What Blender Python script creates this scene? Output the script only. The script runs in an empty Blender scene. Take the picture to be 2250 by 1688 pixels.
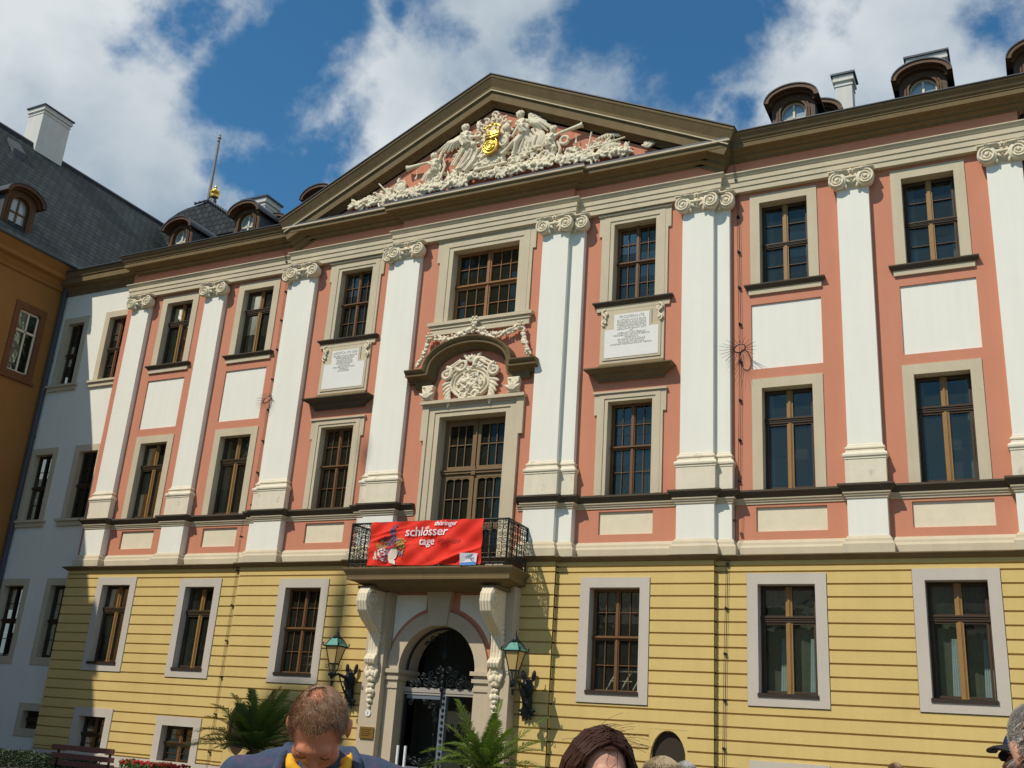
import bpy, bmesh, math, random
from mathutils import Vector, Matrix, noise
random.seed(7)
R = math.radians
sc = bpy.context.scene
COL = sc.collection
# ---------------------------------------------------------------- camera
cam_d = bpy.data.cameras.new('camera'); cam = bpy.data.objects.new('camera', cam_d); COL.objects.link(cam)
CAM = Vector((13.895, -24.0, 1.65))
yaw, pit, rol = R(-27.9726), R(19.1706), R(4.0370)
fw = Vector((math.sin(yaw)*math.cos(pit), math.cos(yaw)*math.cos(pit), math.sin(pit)))
rt0 = Vector((math.cos(yaw), -math.sin(yaw), 0)); up0 = rt0.cross(fw)
rt = rt0*math.cos(rol)+up0*math.sin(rol); upv = up0*math.cos(rol)-rt0*math.sin(rol)
m = Matrix((rt, upv, -fw)).transposed().to_4x4(); m.translation = CAM
cam.matrix_world = m
cam_d.sensor_width = 36; cam_d.lens = 35.9; cam_d.clip_end = 5000; cam_d.clip_start = 0.1
sc.camera = cam
# ---------------------------------------------------------------- sun, sky, exposure
SUN_EL, SUN_K = R(49.7), (0.46, 1.0)
SUN_E, SKY_S, EXPO = 4.3, 0.085, -0.16
sd = bpy.data.lights.new('sun', 'SUN'); sd.energy = SUN_E; sd.angle = R(0.5); sd.color = (1.0, 0.93, 0.80)
so = bpy.data.objects.new('sun', sd); COL.objects.link(so)
td = Vector((SUN_K[0], SUN_K[1], -1.3)).normalized()
so.rotation_euler = (-td).to_track_quat('Z', 'Y').to_euler(); so.location = (-20, -40, 60)
sc.view_settings.view_transform = 'Standard'; sc.view_settings.look = 'None'
sc.view_settings.exposure = EXPO; sc.view_settings.gamma = 1; sc.view_settings.use_curve_mapping = False
W = bpy.data.worlds.new('World'); sc.world = W; W.use_nodes = True
def sky():
    nt = W.node_tree; N = nt.nodes; L = nt.links; N.clear()
    out = N.new('ShaderNodeOutputWorld'); bg = N.new('ShaderNodeBackground'); L.new(bg.outputs[0], out.inputs[0])
    st = N.new('ShaderNodeTexSky'); st.sky_type = 'NISHITA'; st.sun_disc = False; st.sun_elevation = SUN_EL
    st.sun_rotation = math.atan2(-td.x, -td.y); st.air_density = 1.0; st.dust_density = 0.3; st.ozone_density = 2.5
    tc = N.new('ShaderNodeTexCoord')
    def MT(op, a, b=None, c=None, clamp=False):
        n = N.new('ShaderNodeMath'); n.operation = op; n.use_clamp = clamp
        for i, v in enumerate((a, b, c)):
            if v is None: continue
            if isinstance(v, (int, float)): n.inputs[i].default_value = v
            else: L.new(v, n.inputs[i])
        return n.outputs[0]
    def nz(scale, det, rough, off=(0, 0, 0), dist=0.0):
        mp = N.new('ShaderNodeMapping'); mp.inputs['Location'].default_value = off; L.new(tc.outputs['Generated'], mp.inputs[0])
        n = N.new('ShaderNodeTexNoise'); n.inputs['Scale'].default_value = scale; n.inputs['Detail'].default_value = det
        n.inputs['Roughness'].default_value = rough; n.inputs['Distortion'].default_value = dist; L.new(mp.outputs[0], n.inputs['Vector']); return n.outputs['Fac']
    # clear gaps between the cloud banks, each a soft lobe round a direction of the sky
    gaps = SKYGAPS
    wv = N.new('ShaderNodeTexNoise'); wv.inputs['Scale'].default_value = 5.0; wv.inputs['Detail'].default_value = 6; wv.inputs['Roughness'].default_value = 0.62
    L.new(tc.outputs['Generated'], wv.inputs['Vector'])
    vm = N.new('ShaderNodeVectorMath'); vm.operation = 'MULTIPLY_ADD'
    L.new(wv.outputs['Color'], vm.inputs[0]); vm.inputs[1].default_value = (0.2, 0.2, 0.2)
    va = N.new('ShaderNodeVectorMath'); va.operation = 'ADD'; L.new(tc.outputs['Generated'], va.inputs[0]); va.inputs[1].default_value = (-0.1, -0.1, -0.1)
    L.new(va.outputs[0], vm.inputs[2])
    tot = None
    for (dx, dy, dz, r, s) in gaps:
        dd = N.new('ShaderNodeVectorMath'); dd.operation = 'DISTANCE'; L.new(vm.outputs[0], dd.inputs[0]); dd.inputs[1].default_value = (dx, dy, dz)
        g = MT('MULTIPLY', MT('SUBTRACT', 1.0, MT('DIVIDE', dd.outputs['Value'], r), clamp=True), s)
        tot = g if tot is None else MT('MAXIMUM', tot, g)
    n1 = nz(7.0, 9, 0.62, (3.1, 1.2, 0.4), 0.3); n2 = nz(2.1, 3, 0.5, (0.3, 2.0, 1.0))
    sx = N.new('ShaderNodeSeparateXYZ'); L.new(tc.outputs['Generated'], sx.inputs[0])
    far = MT('MULTIPLY', MT('SUBTRACT', 0.25, sx.outputs['Y'], clamp=True), 0.62)   # more open sky in the other half of the heaven
    dens = MT('ADD', MT('SUBTRACT', MT('SUBTRACT', 0.95, MT('MULTIPLY', tot, 1.25)), far), MT('MULTIPLY', MT('SUBTRACT', n1, 0.5), 1.5))
    dens = MT('ADD', dens, MT('MULTIPLY', MT('SUBTRACT', n2, 0.5), 0.5))
    mr = N.new('ShaderNodeMapRange'); mr.interpolation_type = 'SMOOTHSTEP'; L.new(dens, mr.inputs[0])
    mr.inputs[1].default_value = 0.2; mr.inputs[2].default_value = 0.92
    n3 = nz(3.2, 6, 0.55, (1.7, 0.2, 3.3), 0.2)
    cr = N.new('ShaderNodeValToRGB'); L.new(n3, cr.inputs[0])
    cr.color_ramp.elements[0].position = 0.36; cr.color_ramp.elements[0].color = (0.30, 0.41, 0.52, 1)
    cr.color_ramp.elements[1].position = 0.62; cr.color_ramp.elements[1].color = (0.78, 0.83, 0.86, 1)
    sk = N.new('ShaderNodeVectorMath'); sk.operation = 'MULTIPLY'; L.new(st.outputs[0], sk.inputs[0]); sk.inputs[1].default_value = (SKY_S*0.66, SKY_S*1.36, SKY_S*1.58)
    mx = N.new('ShaderNodeMix'); mx.data_type = 'RGBA'; L.new(mr.outputs[0], mx.inputs['Factor']); L.new(sk.outputs[0], mx.inputs['A']); L.new(cr.outputs[0], mx.inputs['B'])
    L.new(mx.outputs['Result'], bg.inputs['Color']); bg.inputs['Strength'].default_value = 1.0
def pxdir(px, py):
    f = 2243.7
    return (fw+rt*((px-1125)/f)+upv*((844-py)/f)).normalized()
SKYGAPS = [tuple(pxdir(x, y))+(r*.88, s) for x, y, r, s in (
    (600, 90, .10, 1.0), (565, 210, .10, 1.0), (545, 330, .07, .9), (635, 370, .10, 1.1), (690, 300, .07, .9), (540, 470, .08, .8), (800, 60, .05, .5), (720, 20, .1, .9), (420, 10, .08, .9), (900, 20, .07, .7),
    (1330, 20, .09, .8), (1470, 10, .10, 1.0), (1570, 70, .10, 1.0), (1500, 190, .08, .9), (1440, 120, .07, .8), (1690, 20, .08, .8), (1640, 240, .05, .8), (1830, 60, .05, .6), (2200, 20, .07, .7), (330, 100, .05, .6), (1180, 30, .05, .6))]
sky()
# ---------------------------------------------------------------- materials
MATS = {}
def nd(nt, t, **kw):
    n = nt.nodes.new(t)
    for k, v in kw.items(): setattr(n, k, v)
    return n
def mat(name, rgb, rough=0.8, var=0.08, nscale=1.5, fine=0.05, fscale=30, bump=0.0, bscale=60, metal=0.0, spec=0.3, streak=0.0, stain=None):
    if name in MATS: return MATS[name]
    M = bpy.data.materials.new(name); M.use_nodes = True; nt = M.node_tree; L = nt.links
    b = nt.nodes['Principled BSDF']; b.inputs['Roughness'].default_value = rough; b.inputs['Metallic'].default_value = metal
    b.inputs['Specular IOR Level'].default_value = spec
    g = nd(nt, 'ShaderNodeNewGeometry')
    def noise_(s, d=4, sc_=(1, 1, 1)):
        mp = nd(nt, 'ShaderNodeMapping'); mp.inputs['Scale'].default_value = sc_; L.new(g.outputs['Position'], mp.inputs[0])
        n = nd(nt, 'ShaderNodeTexNoise'); n.inputs['Scale'].default_value = s; n.inputs['Detail'].default_value = d; n.inputs['Roughness'].default_value = 0.6
        L.new(mp.outputs[0], n.inputs['Vector']); return n.outputs['Fac']
    def ma(op, a, b_, c=None):
        n = nd(nt, 'ShaderNodeMath', operation=op)
        for i, v in enumerate((a, b_, c)):
            if v is None: continue
            if isinstance(v, (int, float)): n.inputs[i].default_value = v
            else: L.new(v, n.inputs[i])
        return n.outputs[0]
    v = ma('MULTIPLY_ADD', ma('SUBTRACT', noise_(nscale), 0.5), var*4, 1.0)
    v = ma('MULTIPLY', v, ma('MULTIPLY_ADD', ma('SUBTRACT', noise_(fscale, 3), 0.5), fine*4, 1.0))
    if streak: v = ma('MULTIPLY', v, ma('MULTIPLY_ADD', ma('SUBTRACT', noise_(1.2, 5, (4, 4, .35)), 0.5), streak*4, 1.0))
    vs = nd(nt, 'ShaderNodeVectorMath', operation='SCALE'); vs.inputs[0].default_value = rgb; L.new(v, vs.inputs['Scale'])
    col = vs.outputs[0]
    if stain:
        mr = nd(nt, 'ShaderNodeMapRange'); L.new(noise_(stain[1], 6), mr.inputs[0]); mr.inputs[1].default_value = stain[2]; mr.inputs[2].default_value = stain[2]+.18
        mx = nd(nt, 'ShaderNodeMix', data_type='RGBA'); L.new(mr.outputs[0], mx.inputs['Factor']); L.new(col, mx.inputs['A']); mx.inputs['B'].default_value = (*stain[0], 1); col = mx.outputs['Result']
    L.new(col, b.inputs['Base Color'])
    if bump:
        bp = nd(nt, 'ShaderNodeBump'); bp.inputs['Strength'].default_value = bump; bp.inputs['Distance'].default_value = 0.01
        L.new(noise_(bscale, 4), bp.inputs['Height']); L.new(bp.outputs[0], b.inputs['Normal'])
    MATS[name] = M; return M
PINK = mat('pink_plaster', (.565, .232, .142), .9, .045, .8, .03, 25, .35, 40, streak=.035)
WHITE = mat('white_plaster', (.80, .775, .68), .9, .022, 1.0, .02, 30, .3, 40, streak=.03)
PSTONE = mat('warm_portal_stone', (.52, .43, .31), .88, .05, 1.5, .09, 90, .5, 90, streak=.04)
CREAM = mat('white_stucco', (.73, .64, .47), .85, .05, 4, .05, 40, .3, 60, streak=.03)
YEL = mat('yellow_plaster', (.635, .465, .175), .9, .055, .7, .03, 20, .35, 30, streak=.04)
STONE = mat('sandstone', (.56, .475, .335), .88, .06, 1.2, .09, 70, .5, 90, streak=.05)
STONEL = mat('pale_sandstone', (.53, .47, .40), .88, .04, 1.0, .09, 90, .5, 90, streak=.03)
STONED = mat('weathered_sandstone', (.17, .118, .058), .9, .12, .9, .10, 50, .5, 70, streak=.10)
LEAD = mat('lead_flashing', (.06, .065, .08), .5, .1, 2, .05)
WOOD = mat('brown_wood', (.17, .082, .032), .5, .1, 4, .1, 50)
WOODO = mat('ochre_wood', (.30, .165, .055), .5, .08, 4, .1, 50)
DARKW = mat('dark_wood', (.035, .024, .015), .6, .1, 4, .1)
GOLD = mat('gilding', (.78, .48, .10), .34, .03, 6, .03, metal=1.0)
IRON = mat('wrought_iron', (.022, .027, .028), .45, .1, 8, .1, metal=.6)
IRONG = mat('grey_painted_iron', (.17, .20, .235), .45, .1, 8, .1, metal=.2)
PATINA = mat('green_patina', (.10, .29, .235), .6, .12, 9, .1, stain=((.04, .08, .10), 14, .56))
BRASS = mat('brass_plate', (.42, .25, .06), .35, .1, 6, .05, metal=.7)
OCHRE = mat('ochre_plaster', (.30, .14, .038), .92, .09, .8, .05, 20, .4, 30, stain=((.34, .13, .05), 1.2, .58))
OCHRED = mat('red_brown_stone', (.17, .07, .03), .9, .1, 2, .06)
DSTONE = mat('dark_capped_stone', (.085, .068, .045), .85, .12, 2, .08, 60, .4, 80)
DWOOD = mat('dark_brown_sash', (.062, .038, .020), .5, .1, 4, .1, 50)
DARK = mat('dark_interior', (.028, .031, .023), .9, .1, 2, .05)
CURT = mat('pale_curtain_or_glint', (.46, .56, .56), .9, .06, 6, .05)
SLAB = mat('inscription_slab', (.74, .72, .67), .7, .03, 3, .02)
LETTER = mat('engraved_letters', (.56, .53, .47), .8, .05, 5, .02)
BRED = mat('red_banner_cloth', (.72, .028, .012), .75, .04, 3, .03)
def slate_mat():
    M = bpy.data.materials.new('slate_roof'); M.use_nodes = True; nt = M.node_tree; L = nt.links; b = nt.nodes['Principled BSDF']
    uv = nd(nt, 'ShaderNodeUVMap'); br = nd(nt, 'ShaderNodeTexBrick'); L.new(uv.outputs[0], br.inputs['Vector'])
    br.inputs['Color1'].default_value = (.016, .024, .026, 1); br.inputs['Color2'].default_value = (.036, .048, .049, 1); br.inputs['Mortar'].default_value = (.003, .004, .004, 1)
    br.inputs['Scale'].default_value = 1; br.inputs['Brick Width'].default_value = .36; br.inputs['Row Height'].default_value = .34; br.inputs['Mortar Size'].default_value = .030; br.inputs['Bias'].default_value = 0
    n = nd(nt, 'ShaderNodeTexNoise'); n.inputs['Scale'].default_value = .8; n.inputs['Detail'].default_value = 6; L.new(uv.outputs[0], n.inputs['Vector'])
    mm = nd(nt, 'ShaderNodeMapRange'); L.new(n.outputs['Fac'], mm.inputs[0]); mm.inputs[1].default_value = .3; mm.inputs[2].default_value = .7; mm.inputs[3].default_value = .65; mm.inputs[4].default_value = 1.35
    vs = nd(nt, 'ShaderNodeVectorMath', operation='SCALE'); L.new(br.outputs['Color'], vs.inputs[0]); L.new(mm.outputs[0], vs.inputs['Scale']); L.new(vs.outputs[0], b.inputs['Base Color'])
    b.inputs['Roughness'].default_value = .6; b.inputs['Specular IOR Level'].default_value = .22
    bp = nd(nt, 'ShaderNodeBump'); bp.inputs['Strength'].default_value = .6; bp.inputs['Distance'].default_value = .03; bp.invert = True; L.new(br.outputs['Fac'], bp.inputs['Height']); L.new(bp.outputs[0], b.inputs['Normal'])
    return M
SLATE = slate_mat()
def glass_mat(name, tint=(.75, .8, .78), ior=1.75, wav=.06):
    M = bpy.data.materials.new(name); M.use_nodes = True; nt = M.node_tree; L = nt.links; nt.nodes.remove(nt.nodes['Principled BSDF'])
    out = nt.nodes['Material Output']; fr = nd(nt, 'ShaderNodeFresnel'); fr.inputs['IOR'].default_value = ior
    tr = nd(nt, 'ShaderNodeBsdfTransparent'); tr.inputs[0].default_value = (*tint, 1); gl = nd(nt, 'ShaderNodeBsdfGlossy'); gl.inputs['Roughness'].default_value = .015
    gl.inputs['Color'].default_value = (.80, .84, .76, 1)
    g = nd(nt, 'ShaderNodeNewGeometry'); n = nd(nt, 'ShaderNodeTexNoise'); n.inputs['Scale'].default_value = 2.2; n.inputs['Detail'].default_value = 2; L.new(g.outputs['Position'], n.inputs['Vector'])
    bp = nd(nt, 'ShaderNodeBump'); bp.inputs['Strength'].default_value = wav; bp.inputs['Distance'].default_value = .1; L.new(n.outputs['Fac'], bp.inputs['Height']); L.new(bp.outputs[0], gl.inputs['Normal'])
    df = nd(nt, 'ShaderNodeBsdfDiffuse'); df.inputs[0].default_value = (.16, .18, .13, 1); m0 = nd(nt, 'ShaderNodeMixShader'); m0.inputs[0].default_value = .09; L.new(tr.outputs[0], m0.inputs[1]); L.new(df.outputs[0], m0.inputs[2])
    mx = nd(nt, 'ShaderNodeMixShader'); L.new(fr.outputs[0], mx.inputs[0]); L.new(m0.outputs[0], mx.inputs[1]); L.new(gl.outputs[0], mx.inputs[2]); L.new(mx.outputs[0], out.inputs[0])
    return M
GLASS = glass_mat('window_glass', (.7, .75, .72), 1.65); GLASSD = glass_mat('old_window_glass', (.45, .47, .42), 1.36, .035)
LAMPG = mat('lantern_glass', (.52, .37, .15), .25, .04, 6, .03, spec=.5)
# ---------------------------------------------------------------- mesh helpers
WL = {}
class MB:
    def __init__(s): s.v = []; s.f = []; s.uv = None
    def add(s, vs, fs):
        o = len(s.v); s.v += [tuple(p) for p in vs]; s.f += [tuple(i+o for i in f) for f in fs]; return s
    def box(s, x0, x1, y0, y1, z0, z1):
        if x0 > x1: x0, x1 = x1, x0
        if y0 > y1: y0, y1 = y1, y0
        return s.add([(x0, y0, z0), (x1, y0, z0), (x1, y1, z0), (x0, y1, z0), (x0, y0, z1), (x1, y0, z1), (x1, y1, z1), (x0, y1, z1)],
                     [(0, 3, 2, 1), (4, 5, 6, 7), (0, 1, 5, 4), (1, 2, 6, 5), (2, 3, 7, 6), (3, 0, 4, 7)])
    def quad(s, a, b, c, d): return s.add([a, b, c, d], [(0, 1, 2, 3)])
    def prism(s, pts, y0, y1):              # polygon in XZ (counter-clockwise seen from -y), extruded y0 (front) .. y1
        n = len(pts); vs = [(x, y0, z) for x, z in pts]+[(x, y1, z) for x, z in pts]
        return s.add(vs, [tuple(range(n)), tuple(range(2*n-1, n-1, -1))]+[(i, i+n, (i+1) % n+n, (i+1) % n) for i in range(n)])
    def prismx(s, pts, x0, x1):             # polygon in YZ extruded in x
        n = len(pts); vs = [(x0, y, z) for y, z in pts]+[(x1, y, z) for y, z in pts]
        return s.add(vs, [tuple(range(n)), tuple(range(2*n-1, n-1, -1))]+[(i, i+n, (i+1) % n+n, (i+1) % n) for i in range(n)])
    def sweep_plan(s, path, prof, cap=True):   # path [(x,y)], outward = right of travel; prof [(out,z)]
        P = [Vector(p) for p in path]; n = len(P); rows = []
        for i in range(n):
            d0 = (P[i]-P[i-1]).normalized() if i else (P[1]-P[0]).normalized()
            d1 = (P[i+1]-P[i]).normalized() if i < n-1 else d0
            n0 = Vector((d0.y, -d0.x)); n1 = Vector((d1.y, -d1.x)); b = n0+n1; b = b/max(1e-6, b.length_squared)*2
            rows.append([(P[i].x+b.x*o, P[i].y+b.y*o, z) for o, z in prof])
        k = len(prof); o = len(s.v); s.v += [p for r in rows for p in r]
        for i in range(n-1):
            for j in range(k-1): s.f.append((o+i*k+j, o+(i+1)*k+j, o+(i+1)*k+j+1, o+i*k+j+1))
        if cap: s.f.append(tuple(o+j for j in range(k-1, -1, -1))); s.f.append(tuple(o+(n-1)*k+j for j in range(k)))
        return s
    def sweep_xz(s, path, prof, y0):        # path in XZ, prof [(out towards -y, v along upward normal)]
        P = [Vector(p) for p in path]; n = len(P); rows = []
        for i in range(n):
            d0 = (P[i]-P[i-1]).normalized() if i else (P[1]-P[0]).normalized()
            d1 = (P[i+1]-P[i]).normalized() if i < n-1 else d0
            n0 = Vector((-d0.y, d0.x)); n1 = Vector((-d1.y, d1.x)); b = n0+n1; b = b/max(1e-6, b.length_squared)*2
            rows.append([(P[i].x+b.x*v, y0-o, P[i].y+b.y*v) for o, v in prof])
        k = len(prof); o = len(s.v); s.v += [p for r in rows for p in r]
        for i in range(n-1):
            for j in range(k-1): s.f.append((o+i*k+j, o+(i+1)*k+j, o+(i+1)*k+j+1, o+i*k+j+1))
        s.f.append(tuple(o+j for j in range(k-1, -1, -1))); s.f.append(tuple(o+(n-1)*k+j for j in range(k)))
        return s
    def tube(s, pts, r, n=6, closed=False):
        P = [Vector(p) for p in pts]; k = len(P); rr = r if isinstance(r, (list, tuple)) else [r]*k; o = len(s.v); prev = None
        for i in range(k):
            t = (P[(i+1) % k]-P[i-1]) if closed else ((P[min(i+1, k-1)]-P[max(i-1, 0)]))
            t = t.normalized() if t.length > 1e-9 else Vector((0, 0, 1))
            if prev is None:
                a = Vector((0, 0, 1)) if abs(t.z) < .9 else Vector((1, 0, 0)); u = t.cross(a).normalized()
            else: u = (prev-t*prev.dot(t)); u = u.normalized() if u.length > 1e-6 else t.orthogonal().normalized()
            prev = u; w = t.cross(u)
            for j in range(n):
                a = 2*math.pi*j/n; s.v.append(tuple(P[i]+(u*math.cos(a)+w*math.sin(a))*rr[i]))
        for i in range(k if closed else k-1):
            for j in range(n):
                a = o+i*n+j; b = o+i*n+(j+1) % n; c = o+((i+1) % k)*n+(j+1) % n; d = o+((i+1) % k)*n+j; s.f.append((a, b, c, d))
        if not closed: s.f.append(tuple(o+j for j in range(n-1, -1, -1))); s.f.append(tuple(o+(k-1)*n+j for j in range(n)))
        return s
    def lathe(s, prof, c=(0, 0), n=16, z0=0, a0=0.0, sq=1.0):   # prof [(r,z)]
        o = len(s.v); k = len(prof)
        for r, z in prof:
            for j in range(n): a = 2*math.pi*j/n+a0; s.v.append((c[0]+r*math.cos(a), c[1]+r*math.sin(a)*sq, z0+z))
        for i in range(k-1):
            for j in range(n): s.f.append((o+i*n+j, o+i*n+(j+1) % n, o+(i+1)*n+(j+1) % n, o+(i+1)*n+j))
        s.f.append(tuple(o+j for j in range(n-1, -1, -1))); s.f.append(tuple(o+(k-1)*n+j for j in range(n)))
        return s
    def ell(s, c, r, rot=None, seg=10, ring=7):
        o = len(s.v); c = Vector(c); Q = rot if rot is not None else Matrix.Identity(3)
        s.v.append(tuple(c+Q@Vector((0, 0, r[2]))))
        for i in range(1, ring):
            t = math.pi*i/ring
            for j in range(seg):
                a = 2*math.pi*j/seg; s.v.append(tuple(c+Q@Vector((r[0]*math.sin(t)*math.cos(a), r[1]*math.sin(t)*math.sin(a), r[2]*math.cos(t)))))
        s.v.append(tuple(c+Q@Vector((0, 0, -r[2])))); e = len(s.v)-1
        for j in range(seg):
            s.f.append((o, o+1+j, o+1+(j+1) % seg)); s.f.append((e, e-seg+(j+1) % seg, e-seg+j))
        for i in range(ring-2):
            for j in range(seg):
                a = o+1+i*seg+j; b = o+1+i*seg+(j+1) % seg; s.f.append((a, a+seg, b+seg, b))
        return s
    def cap(s, a, b, ra, rb, n=8):
        a = Vector(a); b = Vector(b); s.tube([a, b], [ra, rb], n); s.ell(a, (ra,)*3, None, n, 6); s.ell(b, (rb,)*3, None, n, 6); return s
    def build(s, name, m, parent=None, smooth=False, origin=None, label=None):
        me = bpy.data.meshes.new(name)
        if parent is not None: org = WL[parent.name]
        else:
            xs = [v[0] for v in s.v]; ys = [v[1] for v in s.v]; zs = [v[2] for v in s.v]
            org = Vector(((min(xs)+max(xs))/2, (min(ys)+max(ys))/2, min(zs)))
        if origin is not None: org = Vector(origin)
        me.from_pydata([(v[0]-org.x, v[1]-org.y, v[2]-org.z) for v in s.v], [], s.f); me.update()
        bm = bmesh.new(); bm.from_mesh(me); bmesh.ops.recalc_face_normals(bm, faces=bm.faces); bm.to_mesh(me); bm.free()
        if s.uv:
            lay = me.uv_layers.new(name='UVMap')
            for poly in me.polygons:
                for li in poly.loop_indices:
                    co = me.vertices[me.loops[li].vertex_index].co+org; lay.data[li].uv = s.uv(co, poly.normal)
        me.materials.append(m)
        if smooth:
            for p in me.polygons: p.use_smooth = True
        return link(me, name, parent, org, label)
def link(me, name, parent, org, label=None):
    o = bpy.data.objects.new(name, me); COL.objects.link(o); WL[o.name] = Vector(org)
    if parent is not None: o.parent = parent; o.location = Vector(org)-WL[parent.name]
    else: o.location = org
    if label: o['label'] = label
    return o
def empty(name, loc, label, cat, group=None):
    o = bpy.data.objects.new(name, None); COL.objects.link(o); o.location = loc; WL[o.name] = Vector(loc); o.empty_display_size = .3
    o['label'] = label; o['category'] = cat
    if group: o['group'] = group
    return o
def tag(o, label, cat, group=None):
    o['label'] = label; o['category'] = cat
    if group: o['group'] = group
    return o
def blob(mb, name, m, parent, voxel=.015, smooth=3, disp=0.0, dscale=6, origin=None, label=None):
    o = mb.build('tmp', m, None)
    md = o.modifiers.new('r', 'REMESH'); md.mode = 'VOXEL'; md.voxel_size = voxel; md.use_smooth_shade = True
    if smooth: sm = o.modifiers.new('s', 'SMOOTH'); sm.factor = .5; sm.iterations = smooth
    dg = bpy.context.evaluated_depsgraph_get(); dg.update(); me = bpy.data.meshes.new_from_object(o.evaluated_get(dg)); me.name = name
    org0 = WL[o.name].copy(); WL.pop(o.name); bpy.data.objects.remove(o)
    org = Vector(origin) if origin is not None else (WL[parent.name] if parent is not None else org0)
    if disp:
        for v, nrm in [(v, v.normal.copy()) for v in me.vertices]:
            v.co += nrm*disp*(noise.fractal((v.co+org0)*dscale, 1.0, 2.0, 3))
    me.transform(Matrix.Translation(org0-org))
    for p in me.polygons: p.use_smooth = True
    if not me.materials: me.materials.append(m)
    else: me.materials[0] = m
    return link(me, name, parent, org, label)
def text(name, lines, mtl, parent, x, z, y, size, align='CENTER', lead=1.1, shear=0.0, depth=.004, sx=1.0, loc3=None, rotz=0):
    cu = bpy.data.curves.new('t', 'FONT'); cu.body = '\n'.join(lines) if isinstance(lines, (list, tuple)) else lines
    cu.size = size; cu.align_x = align; cu.space_line = lead; cu.shear = shear; cu.extrude = depth; cu.resolution_u = 3
    o = bpy.data.objects.new('t', cu); COL.objects.link(o); dg = bpy.context.evaluated_depsgraph_get(); dg.update()
    me = bpy.data.meshes.new_from_object(o.evaluated_get(dg)); bpy.data.objects.remove(o)
    me.transform(Matrix.Rotation(R(90), 4, 'X')@Matrix.Diagonal((sx, 1, 1, 1)))
    org = WL[parent.name]
    me.transform(Matrix.Translation(Vector((x, y, z))-org)@Matrix.Rotation(rotz, 4, 'Z')); me.materials.clear(); me.materials.append(mtl)
    return link(me, name, parent, org)
def spiral(cx, cz, y, r0, r1, turns, a0, sgn=1, n=14, plane='xz'):
    pts = []
    for i in range(int(n*turns)+1):
        t = i/(n*turns); r = r0+(r1-r0)*t; a = a0+sgn*2*math.pi*turns*t
        if plane == 'xz': pts.append((cx+r*math.cos(a), y, cz+r*math.sin(a)))
        else: pts.append((y, cx+r*math.cos(a), cz+r*math.sin(a)))
    return pts
def rotY(a): return Matrix.Rotation(a, 3, 'Y')
# ================================================================ GROUND
g = MB().box(-400, 400, -400, 400, -.3, 0)
PAVE = mat('paving', (.18, .16, .12), .9, .08, .5, .08, 12, .6, 15)
o = g.build('ground', PAVE); o['kind'] = 'structure'; o['label'] = 'grey gravel courtyard ground in front of the palace'
# ================================================================ PALACE
pal = empty('palace', (0, 0, 0), 'pink and yellow baroque palace with white pilasters and a sculpted triangular pediment', 'palace')
def cells(mb, x0, x1, z0, z1, y, holes, depth=None):
    xs = sorted({x0, x1, *[v for h in holes for v in h[:2] if x0 < v < x1]}); zs = sorted({z0, z1, *[v for h in holes for v in h[2:4] if z0 < v < z1]})
    for i in range(len(xs)-1):
        for j in range(len(zs)-1):
            cx, cz = (xs[i]+xs[i+1])/2, (zs[j]+zs[j+1])/2
            if any(h[0] < cx < h[1] and h[2] < cz < h[3] for h in holes): continue
            mb.quad((xs[i], y, zs[j]), (xs[i+1], y, zs[j]), (xs[i+1], y, zs[j+1]), (xs[i], y, zs[j+1]))
    for h in holes:   # reveals of recesses
        d = y+(h[4] if len(h) > 4 else .08)
        mb.quad((h[0], y, h[2]), (h[0], d, h[2]), (h[0], d, h[3]), (h[0], y, h[3])); mb.quad((h[1], y, h[2]), (h[1], d, h[2]), (h[1], d, h[3]), (h[1], y, h[3]))
        mb.quad((h[0], y, h[3]), (h[1], y, h[3]), (h[1], d, h[3]), (h[0], d, h[3])); mb.quad((h[0], y, h[2]), (h[1], y, h[2]), (h[1], d, h[2]), (h[0], d, h[2]))
# --- window tables: opening (x0,x1,z0,z1), wall plane y, surround width, style, sash kind
UZ, LZ = (13.12, 15.5), (7.72, 10.3)
WIN = []
def addw(x0, x1, z, y, fw_, style, sash, where, zf=None): WIN.append(dict(x0=x0, x1=x1, z0=z[0], z1=z[1], y=y, fw=fw_, style=style, sash=sash, where=where, zf=zf))
for (a, b, nm) in ((-12.93, -11.72, 'A'), (-9.40, -8.12, 'B'), (8.18, 9.41, 'C'), (11.72, 12.93, 'D')):
    left = a < 0
    addw(a, b, UZ, 0, .25, 'plain', 'casement_high' if left else 'cross_bars', 'up')
    addw(a, b, LZ, 0, .25, 'plain', 'casement_high', 'low')
for (a, b) in ((-5.22, -4.02), (4.15, 5.38)):
    addw(a, b, UZ, -.15, .38, 'eared', 'grid', 'up'); addw(a, b, (7.72, 10.24), -.15, .32, 'eared', 'grid', 'low')
addw(-.98, 1.25, (13.1, 15.45), -.3, .48, 'eared', 'grid6', 'up')
PANELS = [(-13.2, -11.5), (-9.66, -7.93), (7.93, 9.68), (11.53, 13.22)]
LOWP = [(-13.05, -11.6), (-9.5, -8.1), (-5.35, -3.95), (4.0, 5.45), (8.0, 9.65), (11.5, 13.18)]
wall = MB(); holes = []
for wd in WIN:
    f = wd['fw']*.6; holes.append((wd['x0']-f, wd['x1']+f, wd['z0']-.02, wd['z1']+f, .08, wd['y']))
holes.append((-.93-.4, 1.2+.4, 5.75, 10.4, .08, -.3))
for a, b in PANELS: holes.append((a, b, 10.82, 12.59, .045, 0))
for a, b in LOWP: holes.append((a, b, 6.70, 7.29, .06, 0 if abs(a) > 6 else -.15))
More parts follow.
